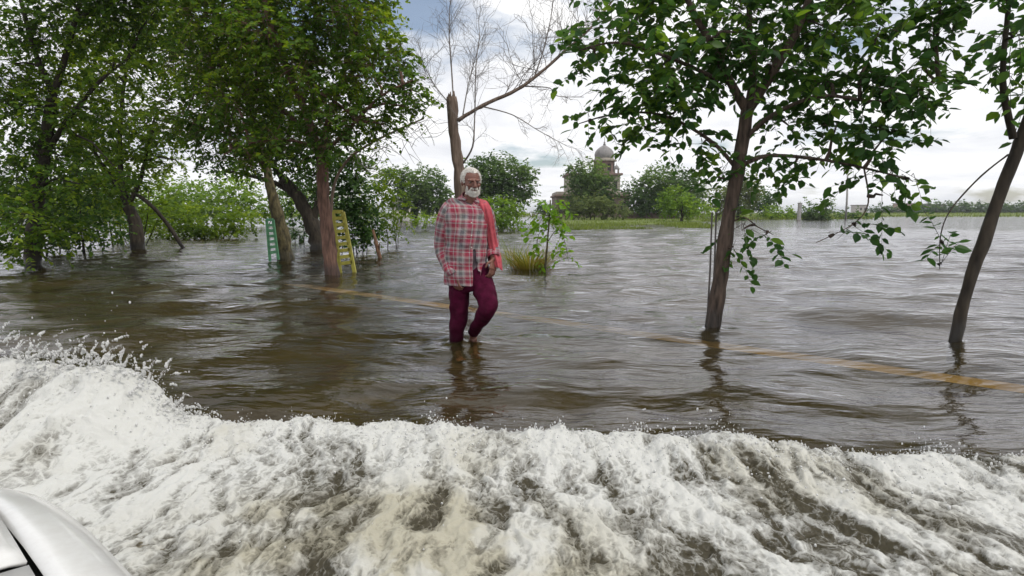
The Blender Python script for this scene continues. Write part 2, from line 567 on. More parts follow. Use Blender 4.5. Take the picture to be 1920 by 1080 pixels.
def foam_fields(X, Y):
    w1 = fbm(X * 2.2, Y * 2.2, 4, 31); w2 = fbm(X * 2.2, Y * 2.2, 4, 32)
    Xw = X + 0.28 * (w1 - .5); Yw = Y + 0.28 * (w2 - .5)
    rag = 0.20 * (fbm(X * 5.5, Y * 3.0, 5, 41, 0.6) - .5)
    v = crest_y(X) - Y + rag
    crown = 0.25 * sstep(-1.62, -2.02, X) * (0.75 + 0.5 * fbm(X * 4, Y * 4, 4, 44))
    hc = 0.085 + 0.06 * fbm(X * 2.4, Y * 0.4, 3, 45) + crown + 0.05 * np.exp(-((X - 0.95) / .3) ** 2)
    wd = 0.26 + 0.35 * sstep(-1.5, -2.2, X)
    body = sstep(-0.03, 0.09, v) * (hc * np.exp(-(np.clip(v, 0, None) / wd) ** 2) + 0.05 * sstep(0.0, 0.3, v))
    n1 = fbm(Xw * 5.0, Yw * 2.6, 6, 51, 0.58)
    n2 = 1 - np.abs(2 * fbm(Xw * 8.5 + 0.25 * Yw, Yw * 4.2, 5, 61, 0.55) - 1)
    n3 = fbm(Xw * 19, Yw * 13, 5, 66, 0.62)
    left = sstep(1.3, -0.6, X)
    inside = sstep(0.0, 0.12, v)
    z = -0.05 + body + inside * (0.04 + 0.085 * (n1 - .5) + 0.035 * (n2 - .78) + 0.026 * (n3 - .5) + 0.03 * left)
    z = np.maximum(z, (0.012 + 0.03 * (n1 - .4)) * inside - 0.06 * (1 - inside))
    streak = fbm(Xw * 7.0 + 1.6 * Yw + 1.2 * X * (Y - 2.2), Yw * 1.1, 6, 71, 0.62)
    fine = fbm(Xw * 26 + 3 * Yw, Yw * 11, 4, 75, 0.6)
    dens = 0.24 + 0.36 * left + 1.35 * (n1 - .5) + (2.3 - 1.0 * left) * (streak - .5) + 0.7 * (n2 - .75) + 0.7 * (n3 - .5) + 0.7 * (fine - .5) + 0.08 * sstep(-1.3, -2.0, X)
    dens += 0.34 * np.exp(-((v - 0.12) / 0.16) ** 2) * sstep(2.6, 1.2, X)
    dens = np.clip(dens, 0, 1)
    sx = np.exp(-((X + 0.42) / 0.62) ** 2 - ((Y - 1.78) / 0.30) ** 2)
    silt = np.clip(1.0 * sx * (0.2 + 1.5 * sstep(.3, .65, fbm(X * 3, Y * 3, 5, 81, .6))) + 0.4 * sstep(0.48, 0.75, fbm(X * 2.6, Y * 2.6, 5, 82)) + .08, 0, .85)
    return z, dens, silt, v


def build_foam():
    nc, nr = 860, 400
    th = np.linspace(R(-60), R(58), nc)
    yy = np.geomspace(1.30, 3.55, nr)
    T, YY = np.meshgrid(th, yy)
    X = YY * np.tan(T); Y = YY.copy()
    z, dens, silt, v = foam_fields(X, Y)
    # lumps lean outwards a little so the front breaks up
    Y = Y + 0.25 * np.clip(z, 0, None) * (fbm(X * 7, YY * 7, 3, 91) - .4)
    X = X + 0.25 * np.clip(z, 0, None) * (fbm(X * 7, YY * 7, 3, 92) - .5)
    vs_ = np.stack([X.ravel(), Y.ravel(), z.ravel()], 1)
    i = np.arange(nr * nc).reshape(nr, nc)
    f = np.stack([i[:-1, :-1].ravel(), i[:-1, 1:].ravel(), i[1:, 1:].ravel(), i[1:, :-1].ravel()], 1)
    keep = (z.ravel()[f].max(1) > -0.04) & (np.abs(X.ravel()[f].mean(1)) < 4.2)
    f = f[keep]
    used = np.unique(f); re = np.full(len(vs_), -1); re[used] = np.arange(len(used))
    o = mesh_np('splash_foam', vs_[used], re[f], M['foam'], smooth=True, kind='stuff')
    for nm, arr in (('foam', dens), ('silt', silt)):
        a = o.data.attributes.new(nm, 'FLOAT', 'POINT')
        a.data.foreach_set('value', arr.ravel()[used].astype(np.float32))
    tag(o, 'white churning foam thrown up across the foreground water', 'foam')


build_foam()


def ico():
    bm = bmesh.new(); bmesh.ops.create_icosphere(bm, subdivisions=1, radius=1)
    v = np.array([x.co[:] for x in bm.verts]); f = np.array([[q.index for q in p.verts] for p in bm.faces])
    bm.free(); return v, f


def build_spray():
    iv, if_ = ico()
    pts = []; rad = []
    r2 = np.random.default_rng(21)
    # spray flung above the foam, thickest over the crown next to the car
    N = 15000
    X = r2.uniform(-3.6, 3.2, N); Y = crest_y(X) - r2.exponential(0.16, N) + r2.normal(0.02, 0.05, N)
    z, dens, silt, v = foam_fields(X, Y)
    clump = fbm(X * 6, Y * 6, 4, 101, 0.6)
    up = r2.exponential(0.011, N) * (0.4 + 2.2 * sstep(0.45, 0.75, clump)) * (1 + 2.0 * sstep(-1.4, -2.1, X))
    ok = (v > -0.04) & (r2.random(N) < 0.15 + dens) & (Y > 1.3)
    Z = np.maximum(z, 0.0) + up
    rr = 0.0009 + r2.exponential(0.0009, N)
    pts = np.stack([X, Y, Z], 1)[ok]; rr = np.clip(rr[ok], 0.0008, 0.0045)
    # strings of flung water over the crown, each a run of overlapping drops
    arcs = []; ar = []
    for k in range(520):
        x0 = r2.uniform(-3.0, -1.62); y0 = crest_y(np.array([x0]))[0] - r2.uniform(-0.04, 0.3)
        vx, vy, vz = r2.normal(0.35, 0.45), r2.normal(0.3, 0.3), r2.uniform(0.7, 2.0) * (1.0 if x0 < -1.8 else 0.6)
        t0 = r2.uniform(0.0, 0.14); T = r2.uniform(0.02, 0.07)
        zb0 = float(foam_fields(np.array([[x0]]), np.array([[y0]]))[0][0, 0])
        w0 = abs(r2.normal(0.0022, 0.0014)) + 0.0007
        nn = int(r2.integers(14, 46))
        ph = r2.random() * 6
        for q, t in enumerate(np.linspace(t0, t0 + T, nn)):
            arcs.append((x0 + vx * t + r2.normal(0, .0025), y0 + vy * t + r2.normal(0, .0025), max(zb0, 0) - .02 + vz * t - 4.9 * t * t + r2.normal(0, .0025)))
            ar.append(w0 * (0.6 + 0.5 * math.sin(q * .7 + ph)) * (1 - .6 * q / nn) + .0005)
    pts = np.concatenate([pts, np.array(arcs)]); rr = np.concatenate([rr, np.array(ar)])
    st = 1 + r2.random((len(pts), 1, 3)) * np.array([0.6, 0.6, 1.4])
    V = pts[:, None, :] + iv[None] * rr[:, None, None] * st
    Fc = if_[None] + (np.arange(len(pts)) * len(iv))[:, None, None]
    o = mesh_np('splash_spray', V.reshape(-1, 3), Fc.reshape(-1, 3), M['droplet'], smooth=True, kind='stuff')
    tag(o, 'fine white water drops flying above the foam', 'spray')


build_spray()

# ---------------------------------------------------------------- foliage
LEAF6 = np.array([(0, 0, 0), (-0.28, 0.27, 0.06), (-0.28, 0.62, 0.05), (0, 1, -0.06), (0.28, 0.62, 0.05), (0.28, 0.27, 0.06)])
LEAF6F = np.array([(0, 5, 4, 3), (0, 3, 2, 1)])


def leaves_np(pos, direc, nrm, size):
    """one six-point folded leaf per row"""
    d = direc / np.linalg.norm(direc, axis=1, keepdims=True)
    s = np.cross(d, nrm); s /= np.linalg.norm(s, axis=1, keepdims=True) + 1e-9
    u = np.cross(s, d)
    L = LEAF6[None] * size[:, None, None]
    V = pos[:, None] + L[..., 0:1] * s[:, None] + L[..., 1:2] * d[:, None] + L[..., 2:3] * u[:, None]
    Fc = LEAF6F[None] + (np.arange(len(pos)) * 6)[:, None, None]
    return V.reshape(-1, 3), Fc.reshape(-1, 4)


def sprays(clusters, D, leaf, cover, r, per=9, spread=1.0, droop=0.35, depth_scale=1.0):
    """clusters: (px, py, rx, ry[, dD]) ellipsoids of foliage; returns leaf pos/dir/normal/size and twig segments"""
    P, Dr, Nn, S, tw = [], [], [], [], []
    for c in clusters:
        cx, cy, rx, ry = c[:4]
        dd = c[4] if len(c) > 4 else 0.0
        cv = c[5] if len(c) > 5 else 1.0
        C = np.array(at(cx, cy, D + dd))
        k = (D + dd) / F_PX
        ax = np.array([rx * k, max(min(rx, ry * 1.6) * k * depth_scale, 0.05), ry * k])
        n_leaf = cover * cv * math.pi * rx * ry * k * k / (leaf * leaf * 0.3)
        ns = max(2, int(n_leaf / per))
        u = r.normal(size=(ns, 3)); u /= np.linalg.norm(u, axis=1, keepdims=True)
        rad = r.random(ns) ** 0.42
        org = C + u * rad[:, None] * ax
        out = u * ax / ax.max() * 0.8 + r.normal(0, 0.45, (ns, 3)) + np.array([0, 0, -droop * 0.4])
        out /= np.linalg.norm(out, axis=1, keepdims=True)
        ln_ = leaf * per * 0.33 * r.uniform(0.6, 1.4, ns)
        for j in range(ns):
            m_ = max(3, int(per * r.uniform(0.6, 1.4)))
            t = np.linspace(0.1, 1, m_)
            p = org[j] + out[j] * (t * ln_[j])[:, None]
            p[:, 2] -= droop * ln_[j] * t ** 2 * 0.5
            side = np.cross(out[j], [0, 0, 1.0]); side /= np.linalg.norm(side) + 1e-9
            sg = np.where(np.arange(m_) % 2 == 0, 1.0, -1.0)[:, None]
            dr = out[j] * 0.5 + side * sg * 0.9 * spread + r.normal(0, 0.35, (m_, 3)) + np.array([0, 0, -droop])
            nn = np.array([0, 0, 1.0]) + r.normal(0, 0.5, (m_, 3))
            P.append(p); Dr.append(dr); Nn.append(nn); S.append(leaf * r.uniform(0.5, 1.3, m_))
            tw.append((org[j] - out[j] * leaf * 0.8, p[len(p) // 2], p[-1], C))
    return np.concatenate(P), np.concatenate(Dr), np.concatenate(Nn), np.concatenate(S), tw


def limb_path(pts_px, D):
    """pts: (px, py[, dD]) -> smooth 3D polyline"""
    P = [at(p[0], p[1], D + (p[2] if len(p) > 2 else 0)) for p in pts_px]
    out = []
    for i in range(len(P) - 1):
        p0 = P[max(i - 1, 0)]; p1 = P[i]; p2 = P[i + 1]; p3 = P[min(i + 2, len(P) - 1)]
        for s in range(5):
            t = s / 5
            out.append(0.5 * ((2 * p1) + (p2 - p0) * t + (2 * p0 - 5 * p1 + 4 * p2 - p3) * t * t + (3 * p1 - p0 - 3 * p2 + p3) * t ** 3))
    out.append(P[-1])
    return out


def taper(r0, r1, n, p=1.0):
    return [r0 + (r1 - r0) * (i / (n - 1)) ** p for i in range(n)]


def tree(name, label, D, trunk, tr, limbs, clusters, leaf, cover, bark, leafm, seed, group=None, cat='tree', leaf_parts=0,
         twig_r=0.004, per=9, droop=0.35, sink=0.5, crown_name='crown', depth_scale=1.0, branch_r=None):
    r = np.random.default_rng(seed)
    base = at(trunk[0][0], trunk[0][1], D)
    base.z = 0.0
    root = empty(name, base)
    tag(root, label, cat, group)
    tp = limb_path(trunk, D)
    tp = [Vector((tp[0].x, tp[0].y, -sink))] + tp
    mb = MB().tube(tp, [tr[0] * 1.12] + taper(tr[0], tr[1], len(tp) - 1), 12, rough=0.35)
    mb.build('trunk', bark, root)
    allp = list(tp[2:])
    for lp, lr in limbs:
        pth = limb_path(lp, D)
        MB().tube(pth, taper(lr[0], lr[1], len(pth)), 8, rough=0.25).build('limb', bark, root)
        allp += pth
    A = np.array([p[:] for p in allp])
    if clusters:
        P, Dr, Nn, S, tw = sprays(clusters, D, leaf, cover, r, per=per, droop=droop, depth_scale=depth_scale)
        # branchlets from each cluster to the nearest limb, and twigs through the leaves
        tb = MB()
        br = branch_r or tr[1] * 0.35
        seen = set()
        for a, mid, e, C in tw:
            key = tuple(np.round(C, 3))
            if key not in seen:
                seen.add(key)
                j = int(np.argmin(((A - C) ** 2).sum(1) + np.where(A[:, 2] > C[2] + .05, 0.15 * D * D / 30, 0)))
                s = Vector(A[j]); t = Vector(C)
                mp = (s + t) / 2 + Vector((0, 0, (t - s).length * 0.10))
                tb.tube([s, (s + mp) / 2 + Vector(r.normal(0, .02, 3)), mp, t], taper(br, br * 0.35, 4), 5, cap=False)
        if twig_r > 0:
            for a, mid, e, C in tw:
                tb.tube([a, mid, e], [twig_r, twig_r * .8, twig_r * .4], 3, cap=False)
                if r.random() < 0.5:
                    tb.tube([a + (C - a) * r.uniform(.3, .8), a], [twig_r * 1.5, twig_r], 3, cap=False)
        tag(tb.build('twigs', bark, root), kind='stuff')
        if leaf_parts:
            # the leaves that show largest are objects of their own
            cd = np.linalg.norm(P - np.array([0, 0, CAM_H]), axis=1)
            # in frame only
            fy = P[:, 1] * math.cos(PITCH) - (P[:, 2] - CAM_H) * math.sin(PITCH)
            uy = P[:, 1] * math.sin(PITCH) + (P[:, 2] - CAM_H) * math.cos(PITCH)
            sx = 960 + F_PX * P[:, 0] / fy; sy = 540 - F_PX * uy / fy
            vis = (sx > 0) & (sx < 1920) & (sy > 0) & (sy < 1080)
            score = S / cd * np.where(vis, 1, 0.01)
            order = np.argsort(-score)
            big = order[:leaf_parts]; rest = order[leaf_parts:]
            lme = bpy.data.meshes.new('leaf')
            v8 = [(0, -0.16, 0), (0, 0, 0), (-.2, .16, .05), (-.29, .42, .07), (-.2, .74, .04), (0, 1.02, -.08), (.2, .74, .04), (.29, .42, .07), (.2, .16, .05), (0, .42, 0), (0, .74, -.02), (.012, -0.16, 0)]
            lme.from_pydata(v8, [], [(0, 11, 1), (1, 8, 7, 9), (9, 7, 6, 10), (10, 6, 5), (1, 9, 3, 2), (9, 10, 4, 3), (10, 5, 4)])
            lme.polygons.foreach_set('use_smooth', [True] * 7)
            lme.materials.append(leafm['leaf_solo'] if isinstance(leafm, dict) else leafm)
            for j in big:
                d = Vector(Dr[j]).normalized(); s_ = d.cross(Vector(Nn[j])).normalized(); u_ = s_.cross(d)
                mt = Matrix((s_, d, u_)).transposed().to_4x4()
                sc = S[j] * 1.05
                o = bpy.data.objects.new('leaf', lme)
                o.matrix_local = Matrix.Translation(Vector(P[j]) - base) @ mt @ Matrix.Diagonal((sc, sc, sc, 1))
                o.parent = root
                col.objects.link(o)
            P, Dr, Nn, S = P[rest], Dr[rest], Nn[rest], S[rest]
        V, Fc = leaves_np(P, Dr, Nn, S)
        lm = leafm['leaf'] if isinstance(leafm, dict) else leafm
        mesh_np(crown_name, V, Fc, lm, root, smooth=False, kind='stuff' if leaf_parts else None)
    return root


# objects share the island id of their leaf mesh, so single leaves vary by object instead
def solo_leaf_mat():
    m = leaf_mat('leaf_solo', (0.020, 0.062, 0.018), (0.048, 0.125, 0.024), (0.15, 0.27, 0.030), 0.45, 0.5)
    n, l = m.node_tree.nodes, m.node_tree.links
    oi = n.new('ShaderNodeObjectInfo')
    for nd in n:
        if nd.type == 'VALTORGB':
            l.new(oi.outputs['Random'], nd.inputs['Fac'])
    return m


M['leaf_solo'] = solo_leaf_mat()
NEAR = {'leaf': M['leaf_near'], 'leaf_solo': M['leaf_solo']}

# the leafy roadside tree to the right of the man
tree('roadside_tree', 'broad-leaved tree with slim bare lower trunk standing in the water near the yellow line', 5.65,
     [(1334, 617), (1345, 555), (1360, 450), (1382, 320), (1402, 205)], (0.076, 0.058),
     [([(1402, 208), (1372, 160), (1338, 90, -.1), (1290, 0, -.2), (1260, -110, -.2)], (0.05, 0.018)),
      ([(1402, 208), (1412, 130, .1), (1405, 40, .2), (1410, -120, .3)], (0.045, 0.018)),
      ([(1404, 204), (1440, 150, -.1), (1492, 60, -.2), (1530, -40, -.3), (1560, -130, -.3)], (0.055, 0.02)),
      ([(1394, 262), (1450, 215, -.15), (1540, 180, -.3), (1660, 190, -.4), (1760, 150, -.5)], (0.026, 0.008)),
      ([(1386, 312), (1440, 292, -.1), (1530, 298, -.2), (1620, 315, -.3), (1700, 335, -.35)], (0.022, 0.006)),
      ([(1384, 320), (1330, 262, .1), (1240, 215, .2), (1150, 215, .2), (1085, 232, .2)], (0.022, 0.005)),
      ([(1348, 150, -.1), (1260, 110, -.2), (1160, 80, -.2), (1085, 95, -.2)], (0.022, 0.006)),
      ([(1366, 420), (1395, 408, -.1), (1420, 425, -.15), (1450, 440, -.2)], (0.009, 0.003)),
      ([(1620, 315, -.3), (1628, 380, -.35), (1600, 420, -.4), (1530, 455, -.45)], (0.008, 0.003))],
     [(1180, 50, 90, 60, -.1), (1120, 110, 48, 34, -.2), (1240, 125, 80, 50, 0), (1165, 185, 66, 34, .1), (1108, 228, 34, 9, .2),
      (1270, 205, 66, 38, .2), (1215, 235, 50, 20, .2), (1320, 50, 90, 70, .1), (1318, 268, 46, 30, 0), (1345, 332, 36, 22, .05),
      (1430, 40, 90, 60, .4), (1440, 120, 56, 42, -.3), (1545, 50, 90, 66, -.2), (1650, 50, 76, 56, -.4), (1550, 150, 86, 46, 0),
      (1655, 170, 76, 50, -.4), (1735, 130, 44, 60, -.5), (1480, 236, 64, 30, .2), (1570, 232, 74, 34, -.2), (1655, 262, 64, 30, -.4),
      (1535, 296, 58, 16, -.2), (1655, 322, 54, 24, -.3), (1705, 335, 40, 14, -.4), (1490, 322, 22, 13, -.15), (1655, 366, 18, 12, -.3),
      (1440, 300, 50, 14, 0), (1395, 428, 30, 22, -.12), (1436, 440, 18, 9, -.2), (1375, 462, 10, 7, -.1), (1560, 442, 30, 13, -.4),
      (1604, 424, 22, 9, -.35), (1290, 130, 60, 50, -.3), (1380, 60, 60, 60, -.4), (1420, 190, 40, 20, .5), (1500, 110, 60, 50, .4),
      (1750, 60, 40, 60, -.5), (1740, 215, 34, 24, -.5),
      (1200, -70, 130, 60, 0), (1400, -80, 140, 70, 0), (1600, -80, 140, 70, -.2), (1760, -60, 80, 70, -.4)],
     0.100, 2.7, M['bark_brown'], NEAR, 3, leaf_parts=300, twig_r=0.0025, per=9, droop=0.4, group='trees along the flooded road edge')

# neighbour at the frame's edge
tree('roadside_tree', 'dark trunk leaning out past the right edge, a leafy twig hanging by it', 5.0,
     [(1790, 640), (1814, 540), (1862, 400), (1915, 260), (1965, 120)], (0.05, 0.042),
     [([(1900, 260), (1880, 150), (1890, 20), (1900, -120)], (0.03, 0.012)),
      ([(1950, 120), (1990, 20), (2000, -130)], (0.04, 0.02)),
      ([(1890, 290), (1840, 330, -.1), (1785, 390, -.15), (1764, 440, -.2), (1762, 505, -.2)], (0.008, 0.003))],
     [(1766, 450, 12, 26, -.15, 1.3), (1764, 492, 9, 18, -.2, 1.3), (1900, 60, 60, 60, -.2), (1960, 150, 70, 70, 0), (1990, 40, 70, 90, .2), (1850, 0, 50, 50, 0),
      (1920, -80, 110, 60, 0)],
     0.10, 2.0, M['bark_dark'], M['leaf_near'], 5, twig_r=0.0025, group='trees along the flooded road edge')

# the big tree with the reddish trunk left of the man
tree('shade_tree', 'spreading tree with slim reddish-brown trunk rising beside the yellow guard', 10.4,
     [(622, 512), (614, 440), (607, 370), (605, 300)], (0.125, 0.095),
     [([(605, 302), (592, 262), (566, 195), (530, 110, -.4), (500, 20, -.7), (490, -80, -.8)], (0.085, 0.03)),
      ([(605, 302), (612, 240, .3), (640, 150, .5), (665, 50, .7), (680, -60, .8)], (0.07, 0.025)),
      ([(592, 262), (540, 215, .4), (470, 165, .6), (390, 110, .6)], (0.045, 0.015)),
      ([(606, 290), (655, 240, -.3), (715, 180, -.4), (775, 150, -.5)], (0.04, 0.012)),
      ([(566, 195), (585, 120, .3), (590, 30, .4), (600, -70, .4)], (0.05, 0.02)),
      ([(600, 280), (540, 262, -.4), (470, 268, -.6), (420, 290, -.7)], (0.03, 0.01))],
     [(560, 40, 120, 70, 0), (690, 60, 54, 60, .4), (700, 140, 70, 50, -.2), (752, 165, 44, 32, -.4), (740, 100, 36, 26, 0), (762, 200, 26, 20, -.4, .8),
      (640, 130, 60, 50, .6), (630, 215, 66, 44, -.5), (560, 120, 60, 50, -.8, .8), (550, 225, 70, 40, .4), (480, 120, 80, 70, .2), (500, 60, 80, 60, -.8),
      (510, 265, 80, 28, -.6), (430, 250, 70, 40, .2), (690, 225, 50, 34, .3), (620, 275, 46, 22, -.6, 1.3), (400, 120, 80, 70, .4), (350, 210, 60, 50, .6),
      (440, 190, 60, 50, -.3), (470, 300, 60, 16, -.7), (650, 20, 70, 46, -.5), (590, 170, 40, 30, -.7, .7), (720, 235, 24, 20, -.2, .7),
      (420, 30, 90, 60, 0), (560, -60, 150, 60, 0), (400, -50, 110, 60, 0), (700, -40, 50, 50, .3), (560, -190, 170, 90, 0, .7), (440, -320, 140, 90, .3, .6), (620, -330, 120, 80, 0, .6)],
     0.085, 3.3, M['bark_red'], M['leaf_main'], 11, twig_r=0.003, per=10, droop=0.3)
tree('shade_tree', 'mossy yellowish trunk with thin crown standing behind the green guard', 13.8,
     [(536, 482), (528, 430), (513, 375), (499, 312)], (0.19, 0.085),
     [([(496, 314), (480, 240), (450, 160), (430, 60)], (0.07, 0.03)), ([(496, 314), (520, 240), (540, 160)], (0.06, 0.03))],
     [(450, 200, 80, 60), (520, 170, 70, 60), (430, 90, 90, 70), (400, 290, 50, 16), (470, 300, 40, 16)],
     0.09, 2.4, M['bark_mossy'], M['leaf_dark'], 12, twig_r=0.003, per=10)
tree('shade_tree', 'dark forked tree leaning over the water behind the reddish trunk', 17.5,
     [(600, 462), (585, 420), (562, 375), (530, 335)], (0.26, 0.14),
     [([(562, 375), (520, 345), (470, 330), (420, 320)], (0.09, 0.03)), ([(530, 335), (500, 290), (470, 230)], (0.1, 0.04)),
      ([(585, 420), (598, 370), (600, 320), (590, 260)], (0.12, 0.05))],
     [(520, 290, 80, 30), (590, 310, 50, 40), (440, 320, 50, 14, 0, .6), (560, 240, 90, 50), (610, 360, 26, 40, .6, 1)],
     0.11, 2.6, M['bark_dark'], M['leaf_dark'], 13, twig_r=0.004, per=10)
tree('leaning_tree', 'dark leaning tree with several stems and bright leaves overhead', 17.5,
     [(258, 462), (254, 420), (240, 385)], (0.2, 0.15),
     [([(240, 387), (215, 340), (180, 290), (150, 200)], (0.1, 0.03)), ([(240, 387), (262, 340), (272, 300), (290, 220)], (0.08, 0.03)),
      ([(352, 478, .3), (310, 415, .2), (275, 378), (235, 350), (205, 318)], (0.06, 0.05)), ([(240, 387), (225, 300), (230, 180), (250, 60)], (0.09, 0.03))],
     [(230, 230, 80, 60), (170, 280, 60, 50), (200, 130, 80, 50), (300, 240, 50, 40), (260, 300, 50, 24), (190, 350, 50, 26, 0, .8),
      (250, 60, 90, 60), (330, 100, 60, 70), (270, -70, 120, 80, 0, .7), (230, 390, 40, 18, .3, .7), (330, 300, 40, 12, 0, .6)],
     0.12, 2.8, M['bark_dark'], M['leaf_olive'], 14, twig_r=0.004, per=10)
tree('overhanging_tree', 'leafy tree overhanging the water with yellow-green sprays high up', 12.0,
     [(60, 500), (66, 420), (80, 300), (100, 180)], (0.16, 0.1),
     [([(80, 300), (130, 220), (190, 150), (240, 110)], (0.06, 0.02)), ([(100, 180), (130, 80), (160, -40)], (0.07, 0.03)), ([(100, 180), (60, 80), (30, -40)], (0.06, 0.03))],
     [(180, 30, 90, 60), (290, 20, 80, 50), (90, 60, 100, 70), (215, 120, 50, 26, -.6, .8), (60, 200, 80, 70), (160, 200, 70, 50), (20, 120, 60, 80),
      (110, 290, 70, 40), (30, 320, 60, 60), (150, 345, 60, 36, -.5), (60, 405, 70, 46, -.8), (30, 465, 70, 24, -.8), (110, 440, 50, 24, -.6, .8), (230, 330, 40, 26, -.4, .7), (170, -50, 140, 50), (320, -40, 90, 40), (120, -180, 170, 90, 0, .7), (260, -300, 150, 80, 0, .6)],
     0.095, 3.0, M['bark_dark'], M['leaf_main'], 15, twig_r=0.003, per=10)
def bush(name, label, D, clusters, leaf, cover, leafm, seed, stems=3, group=None, cat='bush', bark='bark_dark', per=8):
    """stems rising to each foliage lobe from the waterline"""
    r = np.random.default_rng(seed)
    xs = [c[0] for c in clusters]
    cx = sum(xs) / len(xs)
    b0 = ground(cx, 470); k = D / F_PX
    base = Vector((at(cx, HZ, D).x, D, 0))
    root = empty(name, base); tag(root, label, cat, group)
    mb = MB(); A = []
    for c in clusters:
        C = at(c[0], c[1], D + (c[4] if len(c) > 4 else 0))
        s = base + Vector(((C.x - base.x) * 0.5, (C.y - base.y) * .5, -0.4)) + Vector((r.normal(0, .1), r.normal(0, .1), 0))
        rr = max(0.012, 0.03 * c[2] * k)
        mb.tube([s, (s * .5 + C * .5) + Vector((r.normal(0, .06) , 0, 0)), C], [rr, rr * .8, rr * .4], 6, rough=.2)
    mb.build('stems', M[bark], root)
    P, Dr, Nn, S, tw = sprays(clusters, D, leaf, cover * 2.6, r, per=per, droop=0.3)
    ok = P[:, 2] > -0.05
    V, Fc = leaves_np(P[ok], Dr[ok], Nn[ok], S[ok])
    mesh_np('foliage', V, Fc, leafm, root)
    return root


bush('bush', 'dense dark bush low on the water at the left edge, under the trees', 15.5,
     [(165, 400, 46, 40), (150, 340, 40, 30), (70, 390, 70, 50), (20, 350, 50, 60), (110, 440, 60, 20), (195, 430, 30, 26, .3, .8)], 0.11, 1.3, M['leaf_dark'], 21)
bush('bush', 'leafy growth hanging to the water behind the leaning tree', 20,
     [(190, 300, 50, 40), (215, 350, 44, 34), (160, 370, 50, 40), (210, 405, 36, 28), (280, 330, 36, 30), (300, 400, 30, 30), (230, 440, 40, 14)], 0.13, 1.0, M['leaf_olive'], 28)
bush('bush', 'dark thicket filling the gap between mossy and reddish trunks', 21,
     [(570, 380, 36, 34), (560, 430, 30, 20), (590, 340, 30, 30), (545, 350, 24, 24)], 0.12, .8, M['leaf_dark'], 29)
bush('bush', 'wide low bush trailing in the water between leaning tree and green guard', 24,
     [(320, 405, 46, 30), (390, 410, 56, 28), (450, 412, 34, 22), (350, 435, 50, 14), (420, 430, 50, 12), (290, 425, 24, 24)], 0.14, 1.3, M['leaf_olive'], 22)
bush('distant_tree', 'bright green rounded tree farther off behind the low bush, left one', 48,
     [(340, 362, 50, 30), (310, 375, 40, 24), (355, 390, 60, 20), (300, 395, 30, 18)], 0.26, 1.6, M['leaf_far_bright'], 23, cat='tree')
bush('distant_tree', 'bright green tree seen right behind the mossy trunk', 46,
     [(430, 362, 44, 32), (470, 385, 36, 24), (410, 390, 50, 20), (445, 345, 30, 16), (545, 375, 30, 34), (520, 395, 30, 14)], 0.26, 1.4, M['leaf_far_bright'], 24, cat='tree')
bush('bush', 'tall dark green bush just behind the yellow guard', 15.5,
     [(655, 320, 38, 34), (640, 370, 34, 36), (672, 375, 30, 44), (660, 430, 34, 30), (690, 420, 22, 34), (650, 290, 30, 20)], 0.105, 1.5, M['leaf_dark'], 25)
bush('bush', 'olive green scrub with pale stems right of the yellow guard', 17.5,
     [(705, 340, 26, 34), (735, 350, 26, 26), (720, 400, 34, 30), (700, 440, 30, 18), (745, 415, 22, 20), (760, 390, 14, 16)], 0.11, 0.9, M['leaf_olive'], 26, bark='bark_mossy')
bush('bush', 'yellow-green bush on the far waterline behind the man', 34,
     [(930, 400, 36, 26), (900, 415, 40, 16), (960, 410, 26, 18), (800, 412, 30, 10), (955, 385, 20, 16)], 0.18, 1.4, M['leaf_far_bright'], 27)


def far_tree(label, D, clusters, leafm, seed, leaf=None, cover=6.0, trunk_px=None, group='trees on the far bank'):
    k = D / F_PX
    leaf = leaf or 5.5 * k
    xs = np.mean([c[0] for c in clusters])
    top = min(c[1] for c in clusters)
    bx = trunk_px or xs
    base_y = HZ + CAM_H / k
    return tree('distant_tree', label, D, [(bx, base_y), (bx + 2, (base_y + top) / 2), (xs, top + 6)], (3.2 * k, 1.6 * k),
                [([(bx + 2, (base_y + top) / 2), (c[0], c[1])], (1.4 * k, .6 * k)) for c in clusters[:4]],
                clusters, leaf, cover, M['bark_dark'], leafm, seed, group=group, twig_r=0, per=7, droop=0.2, branch_r=0.6 * k)


far_tree('dark round tree on the far bank left of the dead trunk', 72, [(790, 345, 44, 34), (765, 365, 30, 26), (815, 370, 34, 26), (790, 385, 40, 14), (740, 330, 26, 16)], M['leaf_far'], 31)
far_tree('tall grey-green tree rising behind the man\'s head', 62, [(930, 325, 50, 32), (970, 345, 32, 32), (905, 350, 32, 34), (940, 370, 50, 24), (985, 320, 18, 14), (900, 310, 20, 12)], M['leaf_far'], 32)
far_tree('dull green tree standing before the domed building', 80, [(1105, 325, 32, 26), (1088, 350, 24, 26), (1128, 352, 28, 26), (1105, 372, 40, 18), (1080, 320, 14, 12)], M['leaf_far'], 33)
bush('bush', 'dull olive bush at the foot of the domed building', 66, [(1100, 385, 40, 16), (1135, 387, 36, 15), (1070, 392, 30, 10), (1160, 394, 20, 9), (1115, 375, 26, 10)], 0.33, 1.7, M['leaf_far_dull'], 34)
far_tree('large dark tree immediately right of the domed building', 78, [(1245, 340, 46, 28), (1210, 360, 34, 32), (1275, 365, 40, 32), (1240, 380, 56, 20), (1195, 385, 20, 16), (1300, 350, 18, 24)], M['leaf_far'], 35)
far_tree('bright green bushy tree in front of the large dark tree', 58, [(1265, 372, 26, 18), (1285, 390, 30, 14), (1310, 392, 24, 12), (1250, 390, 18, 12)], M['leaf_far_bright'], 36)
far_tree('pale tree half hidden by the near trunk', 85, [(1392, 345, 24, 22), (1385, 372, 30, 22), (1350, 375, 26, 22), (1405, 360, 18, 18)], M['leaf_far_dull'], 37)
